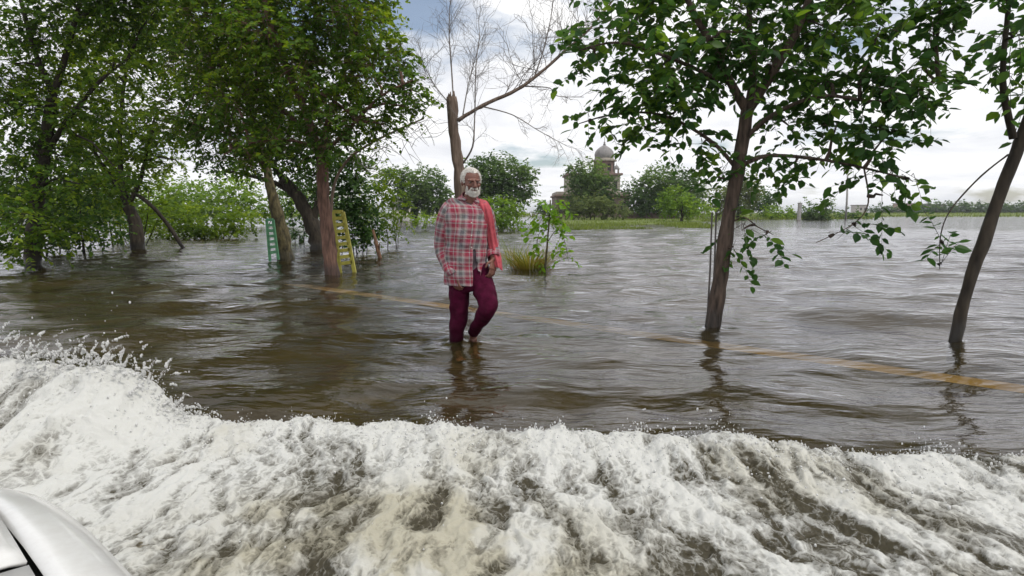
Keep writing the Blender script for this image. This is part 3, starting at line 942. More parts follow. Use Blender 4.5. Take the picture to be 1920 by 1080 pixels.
far_tree('small dark round tree just right of the near trunk', 95, [(1432, 376, 22, 16), (1448, 372, 14, 11), (1420, 386, 14, 10)], M['leaf_dark'], 38)
bush('bush', 'bright low bush on the far bank by the small dark tree', 84, [(1460, 396, 26, 9), (1442, 401, 18, 7), (1478, 401, 14, 7), (1458, 405, 26, 5)], 0.36, 1.8, M['leaf_far_bright'], 39)
bush('bush', 'two-humped bush beside the grey post on the far bank', 74, [(1515, 392, 18, 12), (1545, 390, 14, 14), (1530, 402, 34, 8), (1551, 380, 8, 7), (1530, 408, 32, 5)], 0.3, 1.8, M['leaf_far'], 40)
bush('bush', 'small bush at the pole foot on the far bank', 84, [(1585, 400, 22, 6), (1610, 402, 18, 5)], 0.4, 1.6, M['leaf_far'], 41)
for i, (x, w, h_) in enumerate([(1650, 16, 8), (1735, 22, 10), (1765, 20, 11), (1800, 28, 10), (1850, 34, 12), (1905, 30, 10), (1680, 14, 6)]):
    far_tree(['low hazy tree left of the pink house', 'dark hazy tree right of the pink house', 'dark hazy tree near the right edge of the horizon',
              'hazy tree beyond the edge tree', 'broad hazy tree beyond the edge tree', 'farthest right hazy tree', 'tiny hazy tree touching the pink house'][i],
             230, [(x, 394 - h_ * .2, w, h_), (x + w * .5, 395, w * .6, h_ * .7), (x - w * .5, 396, w * .5, h_ * .6)], M['leaf_dark'], 50 + i, leaf=0.9, group='trees on the horizon')
for i, (x, w, h_) in enumerate([(760, 20, 12), (835, 20, 16), (1020, 14, 8), (640, 60, 14), (210, 60, 20), (90, 70, 24)]):
    far_tree(['hazy tree under the dark far tree', 'hazy tree at the dead trunk foot', 'hazy shrub tree left of the domed building', 'hazy tree line behind the yellow guard',
              'hazy tree behind the leaning tree', 'hazy tree at the far left horizon'][i],
             140, [(x, 392 - h_ * .3, w, h_), (x + w * .5, 394, w * .6, h_ * .7), (x - w * .5, 396, w * .5, h_ * .6)], M['leaf_far'], 70 + i, leaf=0.7, group='trees on the horizon')

# ---------------------------------------------------------------- dead tree behind the man
def dead_tree():
    D = 11.6
    r = np.random.default_rng(99)
    base = at(872, 506, D); base.z = 0
    root = empty('dead_tree', base)
    tag(root, 'bare dead tree with snapped trunk rising behind the man\'s head', 'dead tree')
    tp = limb_path([(876, 506), (872, 440), (864, 350), (853, 265), (846, 182)], D)
    mb = MB().tube([Vector((tp[0].x, D, -.5))] + tp, [.15] + taper(.135, .095, len(tp)), 12, rough=.45)
    mb.build('trunk', M['bark_dead'], root)
    tip = tp[-1]
    sp = MB()
    for k in range(7):
        a = 6.28 * k / 7
        p = tip + Vector((.06 * math.cos(a), .06 * math.sin(a), -.03))
        sp.tube([p, p + Vector((r.normal(0, .015), r.normal(0, .015), r.uniform(.06, .22)))], [.03, .006], 5)
    sp.build('splinters', M['bark_dead'], root)

    tw = MB()

    def grow(p, d, L, rad, lvl):
        pts = [p]; q = p.copy(); dd = d.normalized()
        ns = 5
        for s in range(ns):
            dd = (dd + Vector(r.normal(0, .16, 3)) + Vector((0, 0, 0.03))).normalized()
            q = q + dd * (L / ns); pts.append(q.copy())
        tw.tube(pts, taper(rad, rad * .4, len(pts)), 4, cap=False)
        if lvl > 0:
            for s in range(1, ns + 1):
                if r.random() < 0.85:
                    ax = Vector(r.normal(0, 1, 3)).normalized()
                    nd = (dd + ax * .85).normalized()
                    grow(pts[s], nd, L * r.uniform(.5, .8), rad * .62, lvl - 1)

    def limb(pts, rr, n_tw, tl, up=(0, 0, 1)):
        P = limb_path(pts, D)
        MB().tube(P, taper(rr[0], rr[1], len(P)), 7, rough=.3).build('limb', M['bark_dead'] if rr[0] > .03 else M['twig_dead'], root)
        n_tw = int(n_tw * 1.6)
        for k in range(n_tw):
            j = int(len(P) * (0.25 + 0.75 * (k + r.random()) / n_tw)); j = min(j, len(P) - 1)
            t = (P[min(j + 1, len(P) - 1)] - P[max(j - 1, 0)]).normalized()
            d = t * .6 + Vector(up) * .6 + Vector(r.normal(0, .4, 3))
            grow(P[j], d, tl * r.uniform(.6, 1.3), max(rr[1] * .6, .0055), 2)
    limb([(858, 226), (905, 198), (970, 168), (1015, 135), (1060, 95), (1105, 55), (1150, 0)], (.042, .016), 16, .75)
    limb([(1000, 150), (1020, 90, .2), (1035, 20, .3), (1042, -60, .4)], (.016, .006), 8, .55)
    limb([(905, 200), (960, 215, -.3), (1010, 245, -.5), (1065, 275, -.7)], (.014, .004), 5, .45, (0, 0, -.4))
    limb([(985, 162), (1030, 165, .2), (1045, 180, .2), (1095, 182, .2)], (.013, .005), 4, .4, (0, 0, -.2))
    limb([(868, 306), (886, 275, -.2), (890, 220, -.2), (892, 130, -.3), (900, 60, -.3)], (.022, .006), 8, .6)
    limb([(850, 185), (846, 120, .2), (842, 50, .2), (848, -40, .2)], (.016, .006), 9, .6)
    limb([(848, 200), (815, 160, .1), (790, 110, .1)], (.014, .005), 10, .55, (-.4, 0, .3))
    limb([(868, 215), (880, 150, .2), (900, 80, .2)], (.014, .005), 7, .55)
    tag(tw.build('twigs', M['twig_dead'], root), kind='stuff')


dead_tree()

# bare grey branch reaching right out of the shade tree
def bare_branch():
    D = 12.2; r = np.random.default_rng(5)
    base = at(640, 498, D); base.z = 0
    root = empty('bare_tree', base)
    tag(root, 'leafless grey branch with thin stem reaching right below the leafy crown', 'bare tree')
    P = limb_path([(632, 498), (622, 420), (626, 350), (650, 302), (690, 272), (740, 246), (795, 222)], D)
    MB().tube([Vector((P[0].x, D, -.5))] + P, [.045] + taper(.038, .016, len(P)), 8, rough=.3).build('stem', M['bark_dead'], root)
    tw = MB()
    for k in range(26):
        j = r.integers(len(P) // 2, len(P))
        p = P[j]
        for q in range(3):
            d = Vector((r.uniform(.1, 1), r.normal(0, .5), r.uniform(-.7, .7))).normalized()
            pts = [p]
            for s in range(4):
                d = (d + Vector(r.normal(0, .25, 3))).normalized(); pts.append(pts[-1] + d * r.uniform(.08, .2))
            tw.tube(pts, taper(.007, .003, 5), 3, cap=False)
            p = pts[2]
    tag(tw.build('twigs', M['twig_dead'], root), kind='stuff')


bare_branch()

# ---------------------------------------------------------------- tree guards
def guard(label, D, tl, tr_, bl, br, nslat, m):
    """flat ladder-like guard: two rails and slats with square holes; corners in pixels"""
    TL, TR, BL, BR = at(*tl, D), at(*tr_, D), at(*bl, D), at(*br, D)
    base = (BL + BR) / 2; base.z = 0
    root = empty('tree_guard', base); tag(root, label, 'tree guard', 'painted tree guards')
    wpx = (TR - TL).length * 0.36
    def down(a, b): return a + (b - a) * 1.25
    for a, b in ((TL, down(TL, BL)), (TR, down(TR, BR))):
        d = (b - a); L = d.length; rot = Vector((0, 0, 1)).rotation_difference(d.normalized()).to_matrix()
        MB().box((a + b) / 2, (wpx, .05, L), rot).build('rail', m, root, smooth=False, bevel=.004)
    for i in range(nslat):
        t = i / (nslat - 1)
        a = TL + (BL - TL) * t; b = TR + (BR - TR) * t
        d = b - a
        rot = Vector((1, 0, 0)).rotation_difference(d.normalized()).to_matrix()
        MB().box((a + b) / 2 + Vector((0, -.003, 0)), (d.length, .044, (BL - TL).length / (nslat - 1) * .52), rot).build('slat', m, root, smooth=False, bevel=.003)
    return root


M['yellow_guard'] = noisy_mat('yellow_guard', (0.36, 0.33, 0.05), (0.52, 0.48, 0.09), 9, 0.6, 0.15)
M['green_guard'] = noisy_mat('green_guard', (0.06, 0.20, 0.10), (0.11, 0.30, 0.15), 9, 0.6, 0.15)
guard('yellow ladder-like tree guard leaning by the reddish trunk', 10.9, (624, 397), (643, 397), (636, 495), (661, 491), 9, M['yellow_guard'])
guard('green ladder-like tree guard beside the mossy trunk', 13.3, (500, 412), (512, 412), (505, 474), (520, 472), 7, M['green_guard'])

# stakes tied beside the near trunk
M['stake'] = noisy_mat('stake', (0.10, 0.09, 0.085), (0.22, 0.2, 0.19), 12, 0.9, 0.4, 5, (2, 2, .4))
for (x0, x1, lab) in ((1330, 1326, 'thin grey stake farther from the near trunk'), (1338, 1334, 'thin grey stake touching the near trunk')):
    p1 = at(x0 + 5, 402, 5.9); p0 = at(x1, 606, 5.9)
    d = p1 - p0
    st = empty('stake', (p0.x, p0.y, 0)); tag(st, lab, 'stake', 'stakes beside the near trunk')
    MB().tube([p0 - d * .35, p0, p0 + d * .5 + Vector((.006, 0, 0)), p1], [.011, .011, .010, .009], 7, rough=.2).build('pole', M['stake'], st)
    MB().tube([p1, p1 + d.normalized() * .03], [.011, .003], 7).build('tip', M['stake'], st)

# stump by the scrub
M['stump'] = noisy_mat('stump', (0.08, 0.045, 0.03), (0.24, 0.13, 0.07), 14, 0.9, 0.6, 6, (2, 2, .5))
b0 = ground(714, 488); st = empty('broken_stump', b0); tag(st, 'orange-brown broken stem standing in water right of the yellow guard', 'stump')
MB().tube([b0 - Vector((-.03, 0, .4)), b0, b0 + Vector((-.07, 0, .3)), b0 + Vector((-.16, 0, .72))], [.06, .055, .045, .022], 9, rough=.7).build('stem', M['stump'], st)
MB().tube([b0 + Vector((-.05, 0, .22)), b0 + Vector((.0, -.05, .42))], [.03, .012], 6).build('branch_stub', M['stump'], st)

# ---------------------------------------------------------------- sapling and grass clump
tree('sapling', 'bright green sapling with drooping leafy twigs standing in the water', 11.2,
     [(1022, 504), (1026, 460), (1030, 410), (1032, 375)], (0.022, 0.012),
     [([(1026, 455), (1045, 430), (1058, 450), (1066, 490)], (0.008, 0.003)), ([(1028, 430), (1010, 440), (1006, 480)], (0.008, 0.003)),
      ([(1029, 412), (1050, 398), (1064, 410)], (0.008, 0.003)), ([(1029, 405), (1005, 400), (990, 412)], (0.008, 0.003))],
     [(1028, 385, 22, 14), (1030, 408, 32, 16), (1025, 432, 22, 14), (1052, 440, 14, 16), (1065, 478, 7, 22), (1006, 455, 8, 18), (1010, 485, 8, 12), (1045, 395, 16, 12), (1000, 405, 12, 7)],
     0.12, 2.2, M['bark_mossy'], {'leaf': M['leaf_bright'], 'leaf_solo': M['leaf_bright']}, 61, cat='sapling', leaf_parts=110, twig_r=.003, per=6, droop=.5)


def grass_clump(name, label, c, n_, h, spread, m, seed, w=.008, group=None):
    r = np.random.default_rng(seed)
    root = empty(name, c); tag(root, label, 'grass clump', group)
    V = []; Fc = []
    for i in range(n_):
        a = r.random() * 6.28; rr = spread * r.random() ** .7 * .4
        p = np.array([c[0] + rr * math.cos(a), c[1] + rr * math.sin(a), -0.2])
        L = h * r.uniform(.5, 1.15) + .2
        dr = np.array([math.cos(a) * r.uniform(0, .7), math.sin(a) * r.uniform(0, .7), 1.0])
        s = np.array([-math.sin(a + r.normal(0, .6)), math.cos(a), 0]) * w
        b_ = len(V)
        for k in range(5):
            t = k / 4
            q = p + dr * L * t + np.array([math.cos(a), math.sin(a), 0]) * spread * .5 * t * t - np.array([0, 0, L * .25 * t ** 3])
            V += [q - s * (1 - t * .9), q + s * (1 - t * .9)]
        for k in range(4):
            Fc.append((b_ + 2 * k, b_ + 2 * k + 1, b_ + 2 * k + 3, b_ + 2 * k + 2))
    mesh_np('blades', V, Fc, m, root)
    return root


g0 = ground(993, 503)
grass_clump('grass_clump', 'tuft of dry yellow-orange grass at the sapling foot', g0, 420, .58, .55, M['grass_dry'], 3, .010)
grass_clump('grass_clump', 'tall pale reeds arching left of the sapling', ground(965, 497) , 70, .85, .6, M['grass'], 4, .008)
for i, (x, y, lab) in enumerate([(1480, 478, 'low weed tuft floating right of the near trunk'), (1455, 474, 'smaller weed tuft floating near the near trunk'), (1665, 488, 'weed tuft on open water toward the right edge'),
                                 (1560, 545, 'tiny weed tuft on open water below the hanging twig'), (775, 498, 'sparse weed stems between stump and man'), (1365, 566, 'little weed sprig close behind the near trunk')]):
    grass_clump('weed_tuft', lab, ground(x, y), 26, .05 + .012 * (i % 3), .22, M['grass'], 80 + i, .006, 'weeds in open water')

# ---------------------------------------------------------------- far banks
def bank(name, pts, hgt, seed, n_bl, bh, m, bm_):
    """low bank: an irregular mound with grass standing on it; pts = pixel outline on the water"""
    P = [ground(*p) for p in pts]
    xs = [p.x for p in P]; ys = [p.y for p in P]
    nx, ny = 70, 30
    U, W = np.meshgrid(np.linspace(0, 1, nx), np.linspace(0, 1, ny))
    def patch(U, W):
        nl, nr_, fl, fr_ = [np.array(p[:2]) for p in P]
        q = (nl[None] * (1 - U.ravel())[:, None] + nr_[None] * U.ravel()[:, None]) * (1 - W.ravel())[:, None] + (fl[None] * (1 - U.ravel())[:, None] + fr_[None] * U.ravel()[:, None]) * W.ravel()[:, None]
        return q[:, 0].reshape(U.shape), q[:, 1].reshape(U.shape)
    X, Y = patch(U, W)
    ex = np.minimum(U, 1 - U)
    ey = W
    Z = -0.3 + (hgt + .3) * sstep(0, .12, ex) * sstep(0.0, 0.35, ey) + .12 * (fbm(X * .25, Y * .25, 4, seed) - .5)
    v = np.stack([X.ravel(), Y.ravel(), Z.ravel()], 1)
    i = np.arange(nx * ny).reshape(ny, nx)
    f = np.stack([i[:-1, :-1].ravel(), i[:-1, 1:].ravel(), i[1:, 1:].ravel(), i[1:, :-1].ravel()], 1)
    mesh_np(name, v, f, m, smooth=True, kind='structure')
    r = np.random.default_rng(seed)
    gw = r.random(n_bl) ** 1.6
    gx, gy = patch(r.random(n_bl), gw)
    cl = fbm(gx * .5, gy * .25, 4, seed + 3)
    k = cl > .42
    gx, gy, gw = gx[k], gy[k], gw[k]; nb = len(gx)
    a = r.random(nb) * 6.28
    h = bh * r.uniform(.4, 1.1, nb)
    w = .035 * (gy / 45)
    b0 = np.stack([gx, gy, np.full(nb, -.05)], 1)
    s = np.stack([np.cos(a) * w, np.sin(a) * w, np.zeros(nb)], 1)
    top = b0 + np.stack([r.normal(0, .3, nb) * h, r.normal(0, .3, nb) * h, h], 1)
    top[:, 2] += np.interp(gw, [0, .35], [0, hgt])
    V = np.stack([b0 - s, b0 + s, top], 1).reshape(-1, 3)
    mesh_np('bank_grass', V, np.arange(nb * 3).reshape(-1, 3), bm_, kind='stuff')


M['bank'] = noisy_mat('bank', (0.08, 0.11, 0.02), (0.16, 0.20, 0.04), .8, 1, 0)
bank('grassy_bank', [(1045, 431), (1335, 428), (1015, 408), (1350, 408)], .10, 7, 12000, .22, M['bank'], M['grass'])
bank('middle_bank', [(1335, 413), (1640, 410.5), (1345, 404.5), (1660, 404.5)], .14, 12, 7000, .35, M['bank'], M['grass'])
bank('far_bank', [(1280, 407), (2300, 406), (1280, 402), (2300, 401.5)], .35, 9, 9000, .5, M['bank'], M['grass'])
bank('left_bank', [(-300, 408), (1010, 407), (-300, 402), (1000, 402)], .35, 8, 9000, .5, M['bank'], M['grass'])

# ---------------------------------------------------------------- domed building on the far bank
def temple():
    D = 92.0; k = D / F_PX
    def X(px): return at(px, HZ, D).x
    def Zp(py): return CAM_H + (HZ - py) * k
    base = Vector((X(1110), D, 0)); root = empty('domed_building', base)
    tag(root, 'old domed building with tower and terraces among trees on the far bank', 'building')
    brick = noisy_mat('old_brick', (0.15, 0.115, 0.10), (0.27, 0.21, 0.18), 1.6, .95, .2)
    cream = noisy_mat('old_plaster', (0.24, 0.22, 0.18), (0.42, 0.38, 0.32), 1.1, .95, .2)
    red = noisy_mat('red_stone', (0.16, 0.11, 0.095), (0.26, 0.18, 0.155), 1.4, .95, .2)
    grey = noisy_mat('dome_stone', (0.17, 0.165, 0.165), (0.30, 0.285, 0.28), 1.5, .9, .2)
    darkm = noisy_mat('dark_opening', (0.03, 0.028, 0.03), (0.05, 0.045, 0.045), 2, .9, 0)
    def block(nm, x0, x1, y0, y1, d0, d1, m, par=None, bev=.05):
        return MB().box(((X(x0) + X(x1)) / 2, D + (d0 + d1) / 2, (Zp(y0) + Zp(y1)) / 2), (X(x1) - X(x0), d1 - d0, Zp(y0) - Zp(y1))).build(nm, m, par or root, smooth=False, bevel=bev)
    block('lower_wall', 1043, 1180, 412, 369, 0, 10.5, brick)
    block('terrace_cornice', 1040, 1183, 369, 365.5, -.5, 11, red)
    block('parapet', 1043, 1180, 365.5, 360, -.1, 10.6, cream)
    block('upper_wall', 1066, 1166, 360, 329, 2, 9, cream)
    block('upper_cornice', 1063, 1170, 329, 325, 1.6, 9.4, red)
    for cx_ in (1072, 1160):   # corner kiosks
        kx = X(cx_)
        for sx, sy in ((-.32, 2.6), (.32, 2.6), (-.32, 3.2), (.32, 3.2)):
            MB().tube([(kx + sx, D + sy, Zp(325)), (kx + sx, D + sy, Zp(317))], .09, 8).build('kiosk_column', cream, root)
        MB().lathe((kx, D + 2.9, Zp(317)), [(.6, 0), (.6, .09), (.42, .13), (.42, .28), (.3, .48), (.12, .6), (.03, .75), (.015, 1.0)], 12).build('kiosk_dome', grey, root)
    tx = X(1141)
    MB().lathe((tx, D + 5.5, Zp(325)), [(1.75, 0), (1.75, Zp(300) - Zp(325))], 8).build('tower', red, root, smooth=False)
    MB().lathe((tx, D + 5.5, Zp(300)), [(2.1, 0), (2.1, .22), (1.6, .3), (1.6, .5)], 16).build('tower_cornice', cream, root, smooth=False)
    dz = Zp(296)
    dome = MB().lathe((tx, D + 5.5, dz), [(1.40, 0), (1.58, .35), (1.62, .75), (1.5, 1.2), (1.2, 1.6), (.75, 1.95), (.32, 2.2), (.16, 2.35)], 20).build('dome', grey, root)
    MB().lathe((tx, D + 5.5, dz + 2.3), [(.12, 0), (.28, .12), (.1, .26), (.18, .42), (.05, .55), (.03, 1.3)], 10).build('finial', grey, dome)
    for j in range(8):
        a = R(45 * j + 22.5)
        ap = 1.75 * math.cos(R(22.5))
        c = Vector((tx + math.cos(a) * ap, D + 5.5 + math.sin(a) * ap, Zp(313)))
        MB().box(c, (.10, .6, 1.25), Matrix.Rotation(a, 3, 'Z')).build('tower_window', darkm, root, smooth=False)
    for px in (1052, 1070, 1090, 1110, 1130, 1150, 1168):
        MB().box((X(px), D - .0, Zp(389)), (.75, .16, 1.7)).build('arch_opening', darkm, root, smooth=False)
    for px in (1076, 1092, 1108, 1124, 1140, 1157):
        w_ = MB().box((X(px), D + 2.0, Zp(346)), (.55, .16, 1.3)).build('window', darkm, root, smooth=False)
        MB().box((X(px), D + 1.93, Zp(346) - .72), (.8, .22, .12)).build('sill', cream, w_, smooth=False)
    # broken low brick wall in front
    w0 = empty('low_wall', (X(1215), D - 14, 0)); tag(w0, 'low crumbling reddish wall along the bank right of the domed building', 'wall')
    Dw = D - 14
    r = random.Random(4)
    for i in range(11):
        p0 = at(1172 + i * 9.6, 399, Dw)
        MB().box((p0.x, Dw + r.uniform(-.08, .08), .35 + r.uniform(-.1, .12)), (.86, .35, 1.2)).build('wall_segment', red, w0, smooth=False, bevel=.06)


temple()

# far houses, post, pole
M['pink_wall'] = noisy_mat('pink_wall', (0.45, 0.30, 0.27), (0.58, 0.42, 0.38), .5, .9, 0)
M['pale_wall'] = noisy_mat('pale_wall', (0.5, 0.46, 0.42), (0.65, 0.6, 0.56), .5, .9, 0)
M['roof'] = noisy_mat('roof', (0.2, 0.17, 0.16), (0.32, 0.28, 0.27), .6, .9, 0)
M['opening'] = noisy_mat('opening', (0.03, 0.03, 0.035), (0.05, 0.05, 0.055), 1, .4, 0)
def house(label, px, D, w, h, m, nw):
    k = D / F_PX
    c = at(px, HZ, D)
    root = empty('far_house', (c.x, D, 0)); tag(root, label, 'house', 'houses on the horizon')
    MB().box((c.x, D + 3, h / 2 - .2), (w, 6, h + .4)).build('wall', m, root, smooth=False)
    MB().box((c.x, D + 3, h + .12), (w + .6, 6.6, .24)).build('roof', M['roof'], root, smooth=False)
    for i in range(nw):
        MB().box((c.x + (i - (nw - 1) / 2) * w / nw, D - .02, h * .55), (w / nw * .4, .1, h * .32)).build('window', M['opening'], root, smooth=False)
house('pink house on the horizon between hazy trees', 1702, 240, 5.0, 4.0, M['pink_wall'], 2)
house('small pale house on the horizon right of the pole', 1618, 250, 3.6, 3.4, M['pale_wall'], 2)
house('long dark-roofed building at the right end of the horizon', 1742, 262, 14, 3.8, M['roof'], 5)
house('white building glimpsed between scrub and dark far tree', 748, 120, 3.0, 3.4, M['pale_wall'], 1)

M['concrete'] = noisy_mat('concrete', (0.3, 0.29, 0.28), (0.45, 0.43, 0.42), 4, .9, .2)
c = at(1587, HZ, 75)
p_ = empty('utility_pole', (c.x, 75, 0)); tag(p_, 'slim pale utility pole on the far bank below the drooping leaves', 'pole')
MB().tube([(c.x, 75, -.5), (c.x - .05, 75, 3), (c.x - .25, 75, 6.6)], [.13, .12, .09], 8).build('shaft', M['concrete'], p_)
MB().box((c.x - .24, 75, 6.2), (1.1, .1, .1)).build('crossarm', M['stake'], p_, smooth=False)
c = at(1499, HZ, 73)
p_ = empty('gate_post', (c.x, 73, 0)); tag(p_, 'short grey post beside the two-humped bush', 'post')
MB().box((c.x, 73, .95), (.36, .36, 2.2)).build('shaft', M['concrete'], p_, smooth=False, bevel=.03)
MB().box((c.x, 73, 2.1), (.44, .44, .1)).build('cap', M['concrete'], p_, smooth=False, bevel=.02)

# ---------------------------------------------------------------- car carrying the photographer: bonnet corner, lower left
def car():
    m, n, l, b = mat('white_car_paint')
    b.inputs['Base Color'].default_value = (0.72, 0.72, 0.70, 1); b.inputs['Roughness'].default_value = 0.25
    b.inputs['Coat Weight'].default_value = 0.6; b.inputs['Coat Roughness'].default_value = 0.08
    nz = n.new('ShaderNodeTexNoise'); nz.inputs['Scale'].default_value = 26; nz.inputs['Detail'].default_value = 8; nz.inputs['Roughness'].default_value = .7
    tcx = n.new('ShaderNodeTexCoord'); l.new(tcx.outputs['Object'], nz.inputs['Vector'])
    dr = ramp(n, [(.30, (.62, .61, .59)), (.60, (.68, .68, .665))]); l.new(nz.outputs['Fac'], dr.inputs['Fac']); l.new(dr.outputs[0], b.inputs['Base Color'])
    paint = m
    m, n, l, b = mat('black_rubber'); b.inputs['Base Color'].default_value = (0.02, 0.02, 0.02, 1); b.inputs['Roughness'].default_value = .7
    rub = m
    m, n, l, b = mat('lamp_glass'); b.inputs['Base Color'].default_value = (0.6, 0.62, 0.65, 1); b.inputs['Roughness'].default_value = .1
    glass = m
    zb = 0.66
    e0 = ground(238, 1080, zb); e1 = ground(150, 975, zb)
    fw = (e1 - e0); fw.z = 0; fw.normalize()
    sd = Vector((fw.y, -fw.x, 0))
    if sd.y < 0: sd = -sd          # outward (towards the splash)
    inn = -sd
    root = empty('car', e0 + fw * .35 + inn * .5); root.location.z = 0
    tag(root, 'white car bonnet and wing showing at the lower left corner', 'car')
    def P(s, w, z): return e0 + fw * s + inn * w + Vector((0, 0, z - zb))
    # wing: section swept forward, rolled upper edge
    sec = [(-.03, -.55), (-.035, -.25), (-.03, -.06), (-.012, -.015), (.02, .008), (.055, .012), (.075, .008)]
    def loft(name, sec, s0, s1, n_, m, crown=0.0, nose=0.0, par=None):
        mb = MB()
        for i in range(n_):
            t = i / (n_ - 1); s = s0 + (s1 - s0) * t
            dz = -nose * t ** 3
            for w, z in sec:
                mb.v.append(tuple(P(s - .0, w + nose * .35 * t ** 3 * (1 if w < .3 else -.2), zb + z + dz)))
        ns = len(sec)
        for i in range(n_ - 1):
            for j in range(ns - 1):
                a = i * ns + j
                mb.f.append((a, a + ns, a + ns + 1, a + 1))
        o = mb.build(name, m, par or root)
        sol = o.modifiers.new('solid', 'SOLIDIFY'); sol.thickness = .006; sol.offset = -1
        return o
    loft('wing', sec, -.15, 1.15, 16, paint, nose=.30)
    bsec = [(.082, .004), (.10, .010), (.2, .022), (.45, .04), (.75, .05), (1.05, .04), (1.3, .022), (1.42, .004)]
    loft('bonnet', bsec, .14, 1.15, 16, paint, nose=.30)
    csec = [(.082, .002), (.2, .014), (.45, .03), (.75, .04), (1.05, .03), (1.3, .014), (1.42, .002)]
    loft('cowl', csec, -.15, .132, 6, rub if False else paint)
    wsec = [(1.53, -.55), (1.535, -.25), (1.53, -.06), (1.512, -.015), (1.48, .008), (1.43, .008)]
    loft('wing', [(w, z) for w, z in wsec], -.15, 1.15, 16, paint, nose=.30)
    mb = MB().box(P(1.13, .75, .16), (1.4, .16, .34), Matrix((inn, fw, Vector((0, 0, 1)))).transposed()); mb.build('bumper', paint, root, smooth=False, bevel=.05)
    for w in (.14, 1.36):
        MB().box(P(1.12, w, .38), (.22, .10, .10), Matrix((inn, fw, Vector((0, 0, 1)))).transposed()).build('headlight', glass, root, smooth=False, bevel=.03)
    for w in (.08, 1.42):
        c = P(.72, w, .12)
        wh = MB(); wh.tube([c - inn * .1, c - inn * .085, c + inn * .085, c + inn * .1], [.28, .31, .31, .28], 24).build('wheel', rub, root)


car()

# ---------------------------------------------------------------- the man
DM = 4.95
def P(px, py, dd=0.0): return at(px, py, DM + dd)


def loft_px(rings, n=28, wr=0.0, seed=0, closed_bottom=False, skip=None):
    """rings: (px, py, half width px, half depth m, dD[, tilt]) -> lofted tube, uv in metres (around, along)"""
    V = []; UV = []; Fc = []
    k = DM / F_PX
    along = 0; prevc = None
    for i, rg in enumerate(rings):
        cx, cy, hw, hd, dd = rg[:5]
        c = P(cx, cy, dd)
        if prevc is not None: along += (c - prevc).length
        prevc = c
        d = (P(rings[min(i + 1, len(rings) - 1)][0], rings[min(i + 1, len(rings) - 1)][1], rings[min(i + 1, len(rings) - 1)][4]) -
             P(rings[max(i - 1, 0)][0], rings[max(i - 1, 0)][1], rings[max(i - 1, 0)][4])).normalized()
        fr = Vector((0, -1, 0)); fr = (fr - d * fr.dot(d)).normalized()
        sdv = d.cross(fr).normalized()
        if sdv.x < 0: sdv = -sdv
        w = hw * k
        for j in range(n):
            a = 2 * math.pi * j / n
            ca, sa = math.cos(a), math.sin(a)
            # slightly squared ellipse
            q = (abs(ca) ** 2.3 + abs(sa) ** 2.3) ** (-1 / 2.3)
            p = c + sdv * (w * ca * q) + fr * (hd * sa * q)
            if wr:
                nn = mnoise.fractal(Vector((p.x * 9 + seed, p.y * 9, p.z * 14)), 1.0, 2.0, 4)
                n2 = mnoise.noise(Vector((p.x * 30 + seed, p.y * 30, p.z * 20)))
                rad = (p - c).normalized()
                # soft folds that run slantwise across the cloth
                n3 = 1 - 2 * abs(mnoise.noise(Vector((p.x * 7 + p.z * 5 + seed, p.y * 4, p.z * 9 - p.x * 6))))
                p = p + rad * (wr * (.8 * nn + .3 * n2 + .7 * n3))
            V.append(p); UV.append((a * (w + hd) / 2, along))
    for i in range(len(rings) - 1):
        for j in range(n):
            j2 = (j + 1) % n
            a = 2 * math.pi * (j + .5) / n
            if skip and skip(i / (len(rings) - 1), a): continue
            Fc.append((i * n + j, i * n + j2, (i + 1) * n + j2, (i + 1) * n + j))
    return V, UV, Fc


def dense(rings, per=5):
    """catmull-rom subdivision of ring parameters"""
    out = []; A = [np.array(r, float) for r in rings]
    for i in range(len(A) - 1):
        p0, p1, p2, p3 = A[max(i - 1, 0)], A[i], A[i + 1], A[min(i + 2, len(A) - 1)]
        for s in range(per):
            t = s / per
            out.append(0.5 * (2 * p1 + (p2 - p0) * t + (2 * p0 - 5 * p1 + 4 * p2 - p3) * t * t + (3 * p1 - p0 - 3 * p2 + p3) * t ** 3))
    out.append(A[-1])
    return [tuple(o) for o in out]


def cloth(name, pieces, m, root, thick=.004, sub=1):
    me = bpy.data.meshes.new(name)
    V = []; UV = []; Fc = []
    for v, u, f in pieces:
        b_ = len(V); V += [tuple(x - Vector(root.location)) for x in v]; UV += u
        Fc += [tuple(b_ + i for i in q) for q in f]
    me.from_pydata(V, [], Fc)
    lay = me.uv_layers.new(name='cloth')
    for lp in me.loops:
        lay.data[lp.index].uv = UV[lp.vertex_index]
    me.polygons.foreach_set('use_smooth', [True] * len(me.polygons))
    me.materials.append(m)
    o = bpy.data.objects.new(name, me); col.objects.link(o); o.parent = root
    if thick:
        s = o.modifiers.new('solid', 'SOLIDIFY'); s.thickness = thick; s.offset = -1
    if sub:
        s = o.modifiers.new('sub', 'SUBSURF'); s.levels = sub; s.render_levels = sub
    return o


